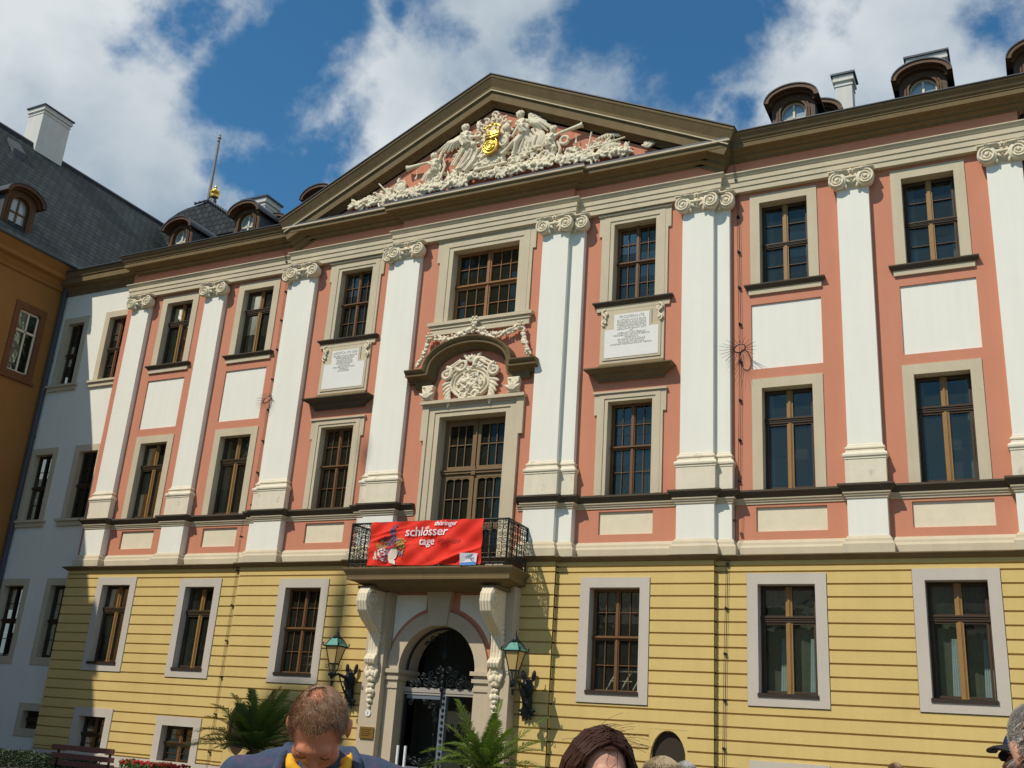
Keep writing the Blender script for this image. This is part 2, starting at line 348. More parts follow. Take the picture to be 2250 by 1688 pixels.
for x0, x1, y in ((-14.92, -7.03, 0), (-7.03, -2.95, -.15), (-2.95, 2.9, -.3), (2.9, 7.03, -.15), (7.03, 14.45, 0)):
    cells(wall, x0, x1, 5.7, 16.95, y, [h for h in holes if h[5] == y and x0 < h[0] < x1])
for x, ya, yb in ((-7.03, 0, -.15), (-2.95, -.15, -.3), (2.9, -.3, -.15), (7.03, -.15, 0), (-14.92, 0, .9), (14.45, 0, .9)):
    wall.quad((x, ya, 5.7), (x, yb, 5.7), (x, yb, 16.95), (x, ya, 16.95))
wall.build('wall', PINK, pal)
for a, b in PANELS: MB().box(a+.002, b-.002, .04, .08, 10.822, 12.588).build('plaster_panel', WHITE, pal)
for a, b in LOWP:
    y = 0 if abs(a) > 6 else -.15
    MB().box(a+.002, b-.002, y+.055, y+.09, 6.702, 7.288).build('plaster_panel', CREAM, pal)
# --- yellow rusticated ground floor
GW = [(-13.2, -11.98, 3.08, 5.5, -.2), (-9.6, -8.43, 3.0, 5.43, -.2), (-5.58, -4.31, 2.98, 5.37, -.35), (3.93, 5.24, 2.87, 5.34, -.35), (8.06, 9.36, 2.98, 5.43, -.2), (11.68, 12.92, 3.02, 5.5, -.2)]
BW = [(-13.1, -11.96, .42, 1.47, -.2), (-9.6, -8.37, .37, 1.38, -.2), (8.1, 9.3, .35, 1.32, -.2)]
NICHE = [(-6.62, 1.42, .40, .70, -.35), (6.0, 1.42, .43, .67, -.35)]
GROOVE = mat('yellow_groove_plaster', (.50, .32, .10), .9, .03, .7, .03)
gro = [6.0, 5.86]+[5.72-.2895*k for k in range(0, 19)]+[.42]
segs = [(-14.95, -7.42, -.2), (-7.42, -3.37, -.35), (-3.37, -2.2, -.5), (2.09, 3.02, -.5), (3.02, 7.07, -.35), (7.07, 14.75, -.2)]
yh = []
for (a, b, c, d, y) in GW+BW: yh.append((a-.26, b+.26, c-.27, d+.22, y))
for (cx, cz, ra, rb, y) in NICHE: yh.append((cx-ra-.02, cx+ra+.02, .42, cz+rb+.02, y))
for si_, (x0, x1, y) in enumerate(segs):
    yw = MB(); back = MB()
    hs = [h for h in yh if h[4] == y and x0 < h[0] < x1]
    for i in range(len(gro)-1):
        zt, zb = gro[i]-.021, gro[i+1]+.021
        cuts = sorted({zt, zb, *[v for h in hs for v in h[2:4] if zb < v < zt]})
        for j in range(len(cuts)-1):
            c0, c1 = cuts[j], cuts[j+1]; cm = (c0+c1)/2; xs = [x0]
            for h in sorted(hs):
                if h[2] < cm < h[3]: xs += [h[0], h[1]]
            xs.append(x1)
            for k in range(0, len(xs), 2):
                if xs[k+1]-xs[k] > .01: yw.box(xs[k], xs[k+1], y, y+.06, c0, c1)
    cells(back, x0+.001, x1-.001, 0, 6.05, y+.035, [(h[0]+.05, h[1]-.05, h[2]+.05, h[3]-.05, .1) for h in hs])
    ends = {0: [(-14.95, -.19, .9), (-7.42, -.19, -.34)], 1: [(-3.37, -.34, -.49)], 4: [(3.02, -.34, -.49)], 5: [(7.07, -.19, -.34), (14.75, -.19, .9)]}.get(si_, [])
    for x, ya, yb in ends:
        for i in range(len(gro)-1): yw.quad((x, ya, gro[i+1]+.021), (x, yb, gro[i+1]+.021), (x, yb, gro[i]-.021), (x, ya, gro[i]-.021))
    rw = yw.build('rusticated_wall', YEL, pal); back.build('groove_backing', GROOVE, rw)
    MB().box(x0-.001, x1+.001, y-.05, y+.03, 0, .40).build('plinth', STONEL, rw)
for (cx, cz, ra, rb, y) in NICHE:      # blind oval niches: face plate with an oval opening, dark boards behind
    pl = MB(); n = 40; X0, X1, Z0, Z1 = cx-ra-.03, cx+ra+.03, .40, cz+rb+.03
    el = [(cx+ra*math.cos(2*math.pi*i/n), cz+rb*math.sin(2*math.pi*i/n)) for i in range(n)]
    def sq(x, z):
        dx, dz = x-cx, z-cz; t = min(((X1-cx)/dx if dx > 1e-6 else (X0-cx)/dx if dx < -1e-6 else 1e9), ((Z1-cz)/dz if dz > 1e-6 else (Z0-cz)/dz if dz < -1e-6 else 1e9)); return (cx+dx*t, cz+dz*t)
    for i in range(n):
        a, b = el[i], el[(i+1) % n]; c, d = sq(*b), sq(*a)
        pl.quad((a[0], y+.004, a[1]), (b[0], y+.004, b[1]), (c[0], y+.004, c[1]), (d[0], y+.004, d[1])); pl.quad((a[0], y+.004, a[1]), (b[0], y+.004, b[1]), (b[0], y+.3, b[1]), (a[0], y+.3, a[1]))
    pl.add([(X0, y+.004, Z0), (X1, y+.004, Z0), (X1, y+.004, Z1), (X0, y+.004, Z1)], [])
    fr = pl.build('oval_niche', YEL, pal)
    MB().prism([(cx+ra*1.02*math.cos(2*math.pi*i/n), cz+rb*1.02*math.sin(2*math.pi*i/n)) for i in range(n)], y+.12, y+.2).build('shutter', DARKW, fr)
# --- dark inside and back shell
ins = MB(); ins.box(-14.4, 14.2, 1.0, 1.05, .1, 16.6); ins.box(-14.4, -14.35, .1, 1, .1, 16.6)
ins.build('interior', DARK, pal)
sh = MB(); sh.box(-14.6, 14.3, 13.9, 14, 0, 17); sh.box(-14.6, -14.55, .2, 14, 0, 17.2); sh.box(14.3, 14.36, .2, 14, 0, 17.2); sh.build('back_wall', PINK, pal)
# --- plan of the storeys as stepped polylines
def planpath(steps, x_end, y_ret=.3):
    pts = []
    for i, (x, y) in enumerate(steps):
        if i: pts.append((x, steps[i-1][1]))
        pts.append((x, y))
    pts.append((x_end, steps[-1][1])); return pts
PIL = [(-14.49, -13.65, 0, None), (-11.0, -10.15, 0, None), (-7.08, -6.15, -.15, (-7.38, -7.08)), (-2.99, -2.07, -.3, (-3.30, -2.99)),
       (2.07, 2.88, -.3, (2.88, 3.30)), (6.18, 7.03, -.15, (7.03, 7.42)), (10.19, 10.96, 0, None), (13.66, 14.43, 0, None)]
def pedsteps(e, dy):
    s = [(-14.65, 0)]
    def ped(a, b, y, after): s.append((a-e, y-dy)); s.append((b+e, after))
    ped(-14.49, -13.65, 0, 0); ped(-11.0, -10.15, 0, 0)
    s.append((-7.38-e, -dy)); s.append((-7.08-e, -.15-dy)); s.append((-6.15+e, -.15))
    s.append((-3.30-e, -.15-dy)); s.append((-2.99-e, -.3-dy)); s.append((-2.07+e, -.3))
    s.append((2.07-e, -.3-dy)); s.append((2.88+e, -.15-dy)); s.append((3.30+e, -.15))
    s.append((6.18-e, -.15-dy)); s.append((7.03+e, -dy)); s.append((7.42+e, 0))
    ped(10.19, 10.96, 0, 0); s.append((13.66-e, -dy)); s.append((14.43+e, 0)); return s
def ranges(steps, x_end, skip):   # split a plan at the balcony door
    a = planpath(steps, x_end); L_, R_ = [], []
    L_ = [p for p in a if p[0] < skip[0]]; L_.append((skip[0], -.3)); R_ = [(skip[1], -.3)]+[p for p in a if p[0] > skip[1]]
    return L_, R_
sill = MB(); dark = MB(); foot = MB(); led = MB()
for path in ranges(pedsteps(.05, .24), 14.52, (-1.5, 1.75)):
    sill.sweep_plan(path, [(-.05, 7.36), (.025, 7.36), (.03, 7.41), (.055, 7.42), (.055, 7.455), (.085, 7.47), (.09, 7.498), (-.05, 7.499)])
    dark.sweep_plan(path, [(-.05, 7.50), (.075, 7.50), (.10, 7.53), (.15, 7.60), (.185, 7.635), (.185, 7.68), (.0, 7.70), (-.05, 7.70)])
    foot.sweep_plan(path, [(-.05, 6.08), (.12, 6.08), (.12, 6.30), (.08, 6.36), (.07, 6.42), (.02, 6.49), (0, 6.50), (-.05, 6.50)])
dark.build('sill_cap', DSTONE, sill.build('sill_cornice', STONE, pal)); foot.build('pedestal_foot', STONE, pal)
lp = planpath([(-14.95, -.2), (-7.42, -.35), (-3.37, -.5), (3.02, -.35), (7.07, -.2)], 14.75)
led.sweep_plan([(-14.95, .28)]+lp+[(14.75, .28)], [(-.1, 5.98), (.02, 5.98), (.06, 6.0), (.14, 6.06), (.16, 6.075), (.16, 6.10), (-.3, 6.115)])
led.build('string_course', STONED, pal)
# --- pilasters
def capital(xl, xr, y, name, parent, half=0):
    mb = MB(); zc = 15.585; yf = y-.01
    vs = []
    if half != 1: vs.append((xl+.06, -1))
    if half != -1: vs.append((xr-.06, 1))
    for cx, sg in vs:
        r = .228; n = 20; sk = sg*.10
        ring0 = [(cx+r*math.cos(2*math.pi*i/n), zc+r*math.sin(2*math.pi*i/n)) for i in range(n)]
        o_ = len(mb.v)
        for k_, (yy, sc_) in enumerate(((yf+.10, .9), (yf-.12, 1.0), (yf-.16, .93), (yf-.15, .75))):
            for x, z in ring0: mb.v.append((cx+(x-cx)*sc_+sk*(yf-yy), yy, zc+(z-zc)*sc_))
        for k_ in range(3):
            for i in range(n): mb.f.append((o_+k_*n+i, o_+k_*n+(i+1) % n, o_+(k_+1)*n+(i+1) % n, o_+(k_+1)*n+i))
        mb.f.append(tuple(o_+3*n+i for i in range(n)))
        sp = spiral(cx+sk*.15, zc, yf-.165, .205, .035, 2.3, R(90), -sg, 16)
        mb.tube(sp, [.032-.018*i/len(sp) for i in range(len(sp))], 6)
        mb.ell((cx+sk*.15, yf-.17, zc), (.045, .035, .045), None, 8, 5)
        mb.ell((cx-sg*.17, yf-.08, zc-.13), (.045, .05, .12), rotY(sg*.3), 8, 6)     # leaf hanging beside the volute
        mb.ell((cx-sg*.23, yf-.08, zc-.03), (.05, .05, .09), rotY(sg*.9), 8, 6)
        mb.prism([(cx-.20, 15.80), (cx+.20, 15.80), (cx+.24, 15.845), (cx-.24, 15.845)], yf-.20, yf+.1)
    cm = (xl+xr)/2; w = xr-xl
    a = xl if half != 1 else xl-.02; b = xr if half != -1 else xr+.02
    n = 12; top = []
    fr = [(a+(b-a)*i/n, -.17+.07*math.sin(math.pi*i/n)) for i in range(n+1)]
    for zz, ex in ((15.74, .0), (15.79, .02), (15.80, .045), (15.86, .06)): top.append([(x, yf+d-ex, zz+(.0)) for x, d in fr])
    o_ = len(mb.v)
    for row in top: mb.v += row
    for k_ in range(3):
        for i in range(n): mb.f.append((o_+k_*(n+1)+i, o_+k_*(n+1)+i+1, o_+(k_+1)*(n+1)+i+1, o_+(k_+1)*(n+1)+i))
    mb.box(a+.01, b-.01, yf-.06, yf+.14, 15.42, 15.86)
    if not half:
        mb.tube([(xl+.12, yf-.07, 15.70), (cm-.12, yf-.09, 15.655), (cm+.12, yf-.09, 15.655), (xr-.12, yf-.07, 15.70)], .05, 8)
        for i in range(5): mb.ell((cm+.05*math.cos(i*1.2566+.3), yf-.15, 15.80+.05*math.sin(i*1.2566+.3)), (.032, .03, .032), None, 7, 5)
        mb.ell((cm, yf-.19, 15.80), (.03, .03, .03), None, 6, 5)
        for i in range(5): mb.ell((xl+.2+(w-.4)*i/4, yf-.075, 15.595), (.035, .03, .05), None, 6, 5)
    return mb.build(name, CREAM, parent, True)
def pilbase(xl, xr, y, name, parent, el=.07, er=.07):
    mb = MB(); e0, e1 = el, er
    path = [(xl, y+.14), (xl, y), (xr, y), (xr, y+.14)]
    mb.sweep_plan(path, [(-.02, 7.69), (.07, 7.69), (.07, 8.28), (.085, 8.29), (.085, 8.31), (.085, 8.33), (.11, 8.35), (.115, 8.39), (.10, 8.43), (.06, 8.45), (.045, 8.47), (.045, 8.50), (.03, 8.52), (.06, 8.54), (.06, 8.575), (.02, 8.60), (.015, 8.64), (0, 8.66), (-.02, 8.66)])
    return mb.build(name, mat('stained_stucco', (.73, .65, .50), .85, .05, 4, .05, 40, .3, 60, streak=.05, stain=((.42, .34, .22), 2.6, .60)), parent)
for (xl, xr, yw_, hf) in PIL:
    y = yw_-.17
    mb = MB().box(xl, xr, y, yw_+.0, 8.6, 15.60); mb.box(xl-.05, xr+.05, yw_-.24, yw_, 6.4, 7.45)
    p = mb.build('pilaster', WHITE, pal); capital(xl, xr, y, 'capital', p); pilbase(xl, xr, y, 'base', p)
    if hf:
        a, b = hf; sgn = 1 if a > 0 else -1; yy = yw_+.15-.17; yb = yw_+.15
        x0, x1 = (a, b) if sgn > 0 else (a, b)
        mb = MB().box(x0, x1, yy, yb, 8.6, 15.60); mb.box(x0-(.05 if sgn < 0 else -.05), x1+(.05 if sgn > 0 else -.05), yb-.24, yb, 6.4, 7.45)
        h = mb.build('half_pilaster', WHITE, pal); capital(x0, x1, yy, 'capital', h, half=sgn if sgn > 0 else -1) if False else None
        c2 = MB()
        capital(x0, x1, yy, 'capital', h, half=(1 if sgn < 0 else -1)*-1)
        pilbase(x0, x1, yy, 'base', h)
# --- entablature
arch_prof = [(-.02, 15.85), (.155, 15.85), (.155, 16.0), (.18, 16.0), (.18, 16.15), (.205, 16.15), (.205, 16.28), (.23, 16.30), (.27, 16.37), (.285, 16.375), (.285, 16.405), (-.02, 16.44)]
ap = planpath([(-14.65, 0), (-7.08, -.15), (-2.97, -.3), (2.90, -.15), (7.05, 0)], 14.45)
MB().sweep_plan([(-14.65, .29)]+ap+[(14.45, .29)], arch_prof).build('architrave', STONE, pal)
top_full = [(.0, 16.84), (.05, 16.84), (.05, 16.90), (.09, 16.93), (.15, 16.95), (.15, 16.99), (.19, 17.02), (.25, 17.04), (.27, 17.06), (.42, 17.06), (.42, 17.19), (.44, 17.20), (.44, 17.225), (.45, 17.24), (.48, 17.27), (.52, 17.35), (.57, 17.40), (.58, 17.42), (.58, 17.45), (-.2, 17.47), (-.2, 16.84)]
top_mid = [(.0, 16.84), (.05, 16.84), (.05, 16.90), (.09, 16.93), (.15, 16.95), (.15, 16.99), (.19, 17.02), (.25, 17.04), (.27, 17.06), (.44, 17.06), (.44, 17.22), (.46, 17.24), (.47, 17.27), (-.25, 17.40), (-.25, 16.84)]
top_full = [(a, b-.006) for a, b in top_full]
MB().sweep_plan([(-14.65, .33), (-14.65, 0), (-7.2, 0)], top_full).build('cornice', STONED, pal)
MB().sweep_plan([(7.2, 0), (14.45, 0), (14.45, .33)], top_full).build('cornice', STONED, pal)
MB().sweep_plan([(-7.08, .1), (-7.08, -.15), (-2.97, -.15), (-2.97, -.3), (2.90, -.3), (2.90, -.15), (7.05, -.15), (7.05, .1)], top_mid).build('cornice', STONED, pal)
MIDP = [(-7.08, .1), (-7.08, -.15), (-2.97, -.15), (-2.97, -.3), (2.90, -.3), (2.90, -.15), (7.05, -.15), (7.05, .1)]
MB().sweep_plan(MIDP, [(.40, 17.205), (.505, 17.21), (.505, 17.26), (.40, 17.262)]).build('cornice_fillet', STONE, pal)
MB().sweep_plan(MIDP, [(.40, 17.264), (.475, 17.264), (.475, 17.33), (.40, 17.335)]).build('lead_apron', LEAD, pal)
gut = MB().sweep_plan([(-14.65, .33), (-14.65, 0), (-7.75, 0)], [(.50, 17.45), (.61, 17.45), (.61, 17.475), (.3, 17.50), (.3, 17.45)]); gut.sweep_plan([(7.75, 0), (14.45, 0), (14.45, .33)], [(.50, 17.45), (.61, 17.45), (.61, 17.475), (.3, 17.50), (.3, 17.45)])
gut.sweep_plan([(-7.08, .1), (-7.08, -.15), (-2.97, -.15), (-2.97, -.3), (2.90, -.3), (2.90, -.15), (7.05, -.15), (7.05, .1)], [(.38, 17.337), (.465, 17.337), (.465, 17.345), (-.2, 17.45), (-.2, 17.43)])
gut.build('roof_flashing', LEAD, pal)
# --- pediment
ped = MB()
ped.prism([(-7.2, 17.25), (7.2, 17.25), (7.0, 17.6), (.1, 20.6), (-7.0, 17.6)], -.3, .2)
ped = ped.build('pediment', PINK, pal)
rk = [(.0, -1.12), (.05, -1.12), (.05, -1.02), (.09, -.98), (.15, -.95), (.15, -.88), (.19, -.84), (.26, -.80), (.28, -.77), (.43, -.77), (.43, -.50), (.47, -.485), (.47, -.44), (.44, -.43), (.45, -.34), (.50, -.24), (.56, -.12), (.59, -.08), (.59, -.02), (-.5, .0), (-.5, -1.12)]
MB().sweep_xz([(-7.72, 17.52), (.02, 21.27), (7.72, 17.52)], rk, -.15-.0).build('raking_cornice', STONED, ped)
MB().sweep_xz([(-7.72, 17.52), (.02, 21.27), (7.72, 17.52)], [(.42, -.49), (.50, -.485), (.50, -.455), (.42, -.45)], -.15).build('raking_fillet', STONE, ped)
MB().sweep_xz([(-7.72, 17.53), (.02, 21.28), (7.72, 17.53)], [(.3, .0), (.62, -.012), (.62, .02), (-.5, .035), (-.5, .01)], -.15).build('roof_flashing', LEAD, ped)
# --- roofs
def roof_uv(ax): return lambda co, n: ((co.x if ax == 'x' else co.y), co.z*1.25)
rf = MB(); pk = 22.6
rf.quad((-15.2, -.35, 17.49), (15.0, -.35, 17.49), (15.0, 8, pk), (-15.2, 8, pk)); rf.quad((-15.2, 16, 17.49), (15.0, 16, 17.49), (15.0, 8, pk), (-15.2, 8, pk))
rf.uv = roof_uv('x'); rf = rf.build('roof', SLATE, pal)
pr = MB(); pr.quad((-7.7, -.6, 17.56), (.02, -.6, 21.3), (.02, 6.5, 21.3), (-7.7, 1, 17.56)); pr.quad((7.7, -.6, 17.56), (.02, -.6, 21.3), (.02, 6.5, 21.3), (7.7, 1, 17.56))
pr.uv = roof_uv('y'); pr.build('pediment_roof', SLATE, rf)
hook = MB()
for x in [-14.6+.33*i for i in range(84)]:
    if abs(x) < 8.2: continue
    hook.box(x, x+.03, -.40, -.37, 17.49, 17.56)
hook.tube([(8.3, -.38, 17.56), (14.9, -.38, 17.56)], .012, 4); hook.tube([(-14.9, -.38, 17.56), (-8.3, -.38, 17.56)], .012, 4)
hook.build('snow_guard', LEAD, rf)
def dormer(cx, y, z, w=1.45, h=.95, parent=None, rx=0, scale=1.0, dep=2.2):
    """arched dormer: jamb walls, wide arched hood, round headed sash; rx=0 faces -y, rx=1 faces +x"""
    hw = w/2; n = 14; rise = .42*w/1.45
    def T(p):
        x, yy, zz = p
        return (cx+x, y+yy, z+zz) if not rx else (cx-yy, y+x, z+zz)
    def arc(r_, zb, k=n, rs=None): return [(r_*math.cos(math.pi-math.pi*i/k), zb+(rs if rs else rise*r_/hw)*math.sin(math.pi*i/k)) for i in range(k+1)]
    def pris(mb, pts, y0, y1): t = MB().prism(pts, y0, y1); mb.add([T(v) for v in t.v], t.f)
    body = MB(); inn = hw*.50
    # front face with round-headed opening, as ring strip
    outer = [(-hw*.84, -1.0)]+[(-hw*.84, h*.35)]+arc(hw*.84, h*.45, n, rise*.9)[0:]+[(hw*.84, h*.35), (hw*.84, -1.0)]
    inner = [(-inn, -1.0)]+[(-inn, h*.15)]+arc(inn, h*.2, n, rise*.85)[0:]+[(inn, h*.15), (inn, -1.0)]
    for i in range(len(outer)-1):
        a, b, c, d = outer[i], outer[i+1], inner[i+1], inner[i]
        body.add([T((a[0], 0, a[1])), T((b[0], 0, b[1])), T((c[0], 0, c[1])), T((d[0], 0, d[1]))], [(0, 1, 2, 3)])
        body.add([T((c[0], 0, c[1])), T((d[0], 0, d[1])), T((d[0], .2, d[1])), T((c[0], .2, c[1]))], [(0, 1, 2, 3)])
        body.add([T((a[0], 0, a[1])), T((b[0], 0, b[1])), T((b[0], dep, b[1])), T((a[0], dep, a[1]))], [(0, 1, 2, 3)])
    arch2 = MB(); k = 16
    for (ri, ro, y0, y1) in ((inn*1.02, inn*1.18, -.05, .02), (inn*1.24, inn*1.36, -.04, .02)):
        pi_ = arc(ri, h*.2, k, rise*.85*ri/inn); po = arc(ro, h*.2, k, rise*.85*ro/inn)
        for i in range(k): pris(arch2, [pi_[i], pi_[i+1], po[i+1], po[i]], y0, y1)
        for sg in (-1, 1): pris(arch2, [(sg*ri, -1.0), (sg*ro, -1.0), (sg*ro, h*.2), (sg*ri, h*.2)][::sg], y0, y1)
    WD = mat('dormer_wood', (.105, .05, .02), .6, .12, 3, .12, 40)
    d_ = body.build('dormer', WD, parent)
    arch2.build('window_frame', WD, d_)
    hood = MB()
    for (r0, r1, zb, y0, y1) in ((hw*.84, hw*.95, h*.42, -.14, .2), (hw*.93, hw*1.10, h*.44, -.30, .2)):
        pi_ = arc(r0, zb, k, rise*r0/hw*1.0); po = arc(r1, zb, k, rise*r1/hw*1.04+.03)
        for i in range(k): pris(hood, [pi_[i], pi_[i+1], po[i+1], po[i]], y0, y1)
    hood.build('hood_moulding', WD, d_)
    top = MB(); po = arc(hw*1.12, h*.44, k, rise*1.16+.05)
    pr_ = arc(hw*1.08, h*.44, k, rise*1.12+.03)
    for i in range(k): pris(top, [pr_[i], pr_[i+1], po[i+1], po[i]], -.33, dep+.4)
    for sg in (-1, 1): pris(top, [(sg*hw*.845, -1.0), (sg*hw*.875, -1.0), (sg*hw*.875, h*.44), (sg*hw*.845, h*.44)][::sg], .01, dep)
    top.build('dormer_roof', LEAD, d_)
    sa = MB(); pris(sa, [(-.03, -1), (.03, -1), (.03, h*.2+rise*.8), (-.03, h*.2+rise*.8)], .10, .14); pris(sa, [(-inn, -.02), (inn, -.02), (inn, .03), (-inn, .03)], .10, .14)
    pi_ = arc(inn*.9, h*.2, k, rise*.85*.9); po = arc(inn*1.0, h*.2, k, rise*.85)
    for i in range(k): pris(sa, [pi_[i], pi_[i+1], po[i+1], po[i]], .10, .14)
    for sg in (-1, 1): pris(sa, [(sg*inn*.9, -1), (sg*inn, -1), (sg*inn, h*.2), (sg*inn*.9, h*.2)][::sg], .10, .14)
    sa.build('sash', CREAM if not rx else WOOD, d_)
    gl = MB(); pris(gl, [(-inn, -1), (inn, -1)]+arc(inn, h*.2, k, rise*.85)[::-1], .15, .16)
    gl.build('pane', LIGHTPANE, d_)
    return d_
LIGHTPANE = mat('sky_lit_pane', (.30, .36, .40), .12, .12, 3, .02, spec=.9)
for cx, zz in ((-14.1, 18.68), (-10.85, 18.75), (-7.5, 18.75), (8.93, 18.62), (12.33, 18.50), (15.1, 18.45)): dormer(cx, 1.0, zz, parent=pal, w=1.36)
for cx in (-10.5, 9.38): dormer(cx, 2.2, 18.78, parent=pal, w=1.36)
def chimney(x0, x1, y0, y1, z0, z1, parent, name='chimney'):
    mb = MB(); mb.box(x0, x1, y0, y1, z0, z1)
    for dz, e, h in ((-.36, .025, .05), (-.20, .06, .09)): mb.box(x0-e, x1+e, y0-e, y1+e, z1+dz, z1+dz+h)
    mb.box(x0-.05, x1+.05, y0-.05, y1+.05, z1-.09, z1)
    c = mb.build(name, CHIM, parent); MB().box(x0-.11, x1+.11, y0-.11, y1+.11, z1-.0, z1+.06).build('cap', LEAD, c); return c
CHIM = mat('whitewashed_masonry', (.62, .59, .54), .9, .05, 2, .04, 30, .4, 30, streak=.06)
chimney(-12.45, -11.35, 2.3, 3.1, 18, 20.75, rf); chimney(9.80, 10.28, 2.9, 3.4, 18, 21.0, rf); chimney(11.86, 12.86, 2.9, 3.5, 18, 21.05, rf)
# ================================================================ WINDOWS
def frame_ring(mb, x0, x1, z0, z1, t, ya, yb, tb=None, tt=None):
    tb = t if tb is None else tb; tt = t if tt is None else tt
    mb.box(x0, x0+t, ya, yb, z0, z1); mb.box(x1-t, x1, ya, yb, z0, z1)
    if tt: mb.box(x0+t, x1-t, ya, yb, z1-tt, z1)
    if tb: mb.box(x0+t, x1-t, ya, yb, z0, z0+tb)
def sash(kind, x0, x1, z0, z1, ys, parent, wood):
    if kind == 'grid6': wood = mat('red_brown_wood', (.26, .12, .04), .5, .1, 4, .1, 50)
    mb = MB(); mu = MB(); w, h = x1-x0, z1-z0; cx = (x0+x1)/2; y0, y1 = ys, ys+.06
    frame_ring(mb, x0, x1, z0, z1, .045, y0, y1)
    def leafs(za, zb, t=.04):
        for a, b in ((x0+.055, cx-.03), (cx+.03, x1-.055)): frame_ring(mb, a, b, za, zb, t, y0-.015, y1-.005)
    def transom(zt, th=.10):
        mb.box(x0+.01, x1-.01, y0-.04, y1, zt-th/2, zt+th/2); mb.box(x0+.0, x1-.0, y0-.07, y1-.02, zt+th/2-.025, zt+th/2+.005); mb.box(x0+.01, x1-.01, y0-.055, y1-.02, zt-.01, zt+.01)
    if kind == 'casement_high':
        zt = z0+h*.685; transom(zt, .12); leafs(z0+.055, zt-.06, .05); leafs(zt+.06, z1-.055, .035)
        for za, zb in ((z0+.03, zt-.07), (zt+.07, z1-.03)): mu.box(cx-.075, cx+.075, y0-.02, y1-.03, za, zb); mu.box(cx-.040, cx+.040, y0-.035, y1-.02, za, zb); mu.box(cx-.018, cx+.018, y0-.055, y1-.03, za, zb)
        bars = []
    elif kind == 'cross_bars':
        zt = z0+h*.50; transom(zt, .09); leafs(z0+.055, zt-.045); leafs(zt+.045, z1-.055)
        for za, zb in ((z0+.03, zt-.05), (zt+.05, z1-.03)): mu.box(cx-.07, cx+.07, y0-.02, y1-.03, za, zb); mu.box(cx-.035, cx+.035, y0-.045, y1-.02, za, zb)
        for zz in (z0+h*.25, z0+h*.75): mb.box(x0+.08, x1-.08, y0+.0, y1-.02, zz-.011, zz+.011)
    else:
        n = 3 if kind == 'grid6' else 2
        zt = z0+h*.52; transom(zt, .05); mb.box(cx-.028, cx+.028, y0-.04, y1, z0, z1); leafs(z0+.045, zt-.03, .024 if n == 2 else .045); leafs(zt+.03, z1-.045, .024 if n == 2 else .045)
        for zz in (z0+h*.26, z0+h*.77): mb.box(x0+.08, x1-.08, y0+.005, y1-.02, zz-.008, zz+.008)
        for a, b in ((x0+.09, cx-.06), (cx+.06, x1-.09)):
            for i in range(1, n): xx = a+(b-a)*i/n; mb.box(xx-.008, xx+.008, y0+.004, y1-.018, z0+.06, z1-.06)
    if mu.v:
        o = mb.build('sash', DWOOD, parent); mu.build('mullion', wood, parent); return o
    return mb.build('sash', wood, parent)
def pane(x0, x1, z0, z1, y, parent, m=None, n=2, nz=3):
    mb = MB(); rr = random.Random(int(x0*977+z0*131))
    for i in range(n):
        for j in range(nz):
            a, b = x0+(x1-x0)*i/n, x0+(x1-x0)*(i+1)/n; c, d = z0+(z1-z0)*j/nz, z0+(z1-z0)*(j+1)/nz
            t1, t2 = rr.uniform(-.006, .006), rr.uniform(-.006, .006)
            mb.quad((a+.002, y+t1, c+.002), (b-.002, y-t1, c+.002), (b-.002, y-t1+t2, d-.002), (a+.002, y+t1+t2, d-.002))
    return mb.build('glass', m or GLASS, parent)
def curtains_or_glints(spec, x0, x1, z0, z1, y, parent, m=None):
    for (u0, u1, v1, taper) in spec:
        mb = MB(); n = 16; a, b = x0+(x1-x0)*u0, x0+(x1-x0)*u1; cols = []
        for j in range(7):
            v = j/6*v1; z = z0+(z1-z0)*v; k = 1-taper*(j/6)
            cols.append([(a+(b-a)*(.5+(i/n-.5)*k), y+.025*math.sin(i*2.1), z) for i in range(n+1)])
        for row in cols: mb.v += row
        for j in range(6):
            for i in range(n): mb.f.append((j*(n+1)+i, j*(n+1)+i+1, (j+1)*(n+1)+i+1, (j+1)*(n+1)+i))
        mb.build('curtain', m or CURT, parent, True)
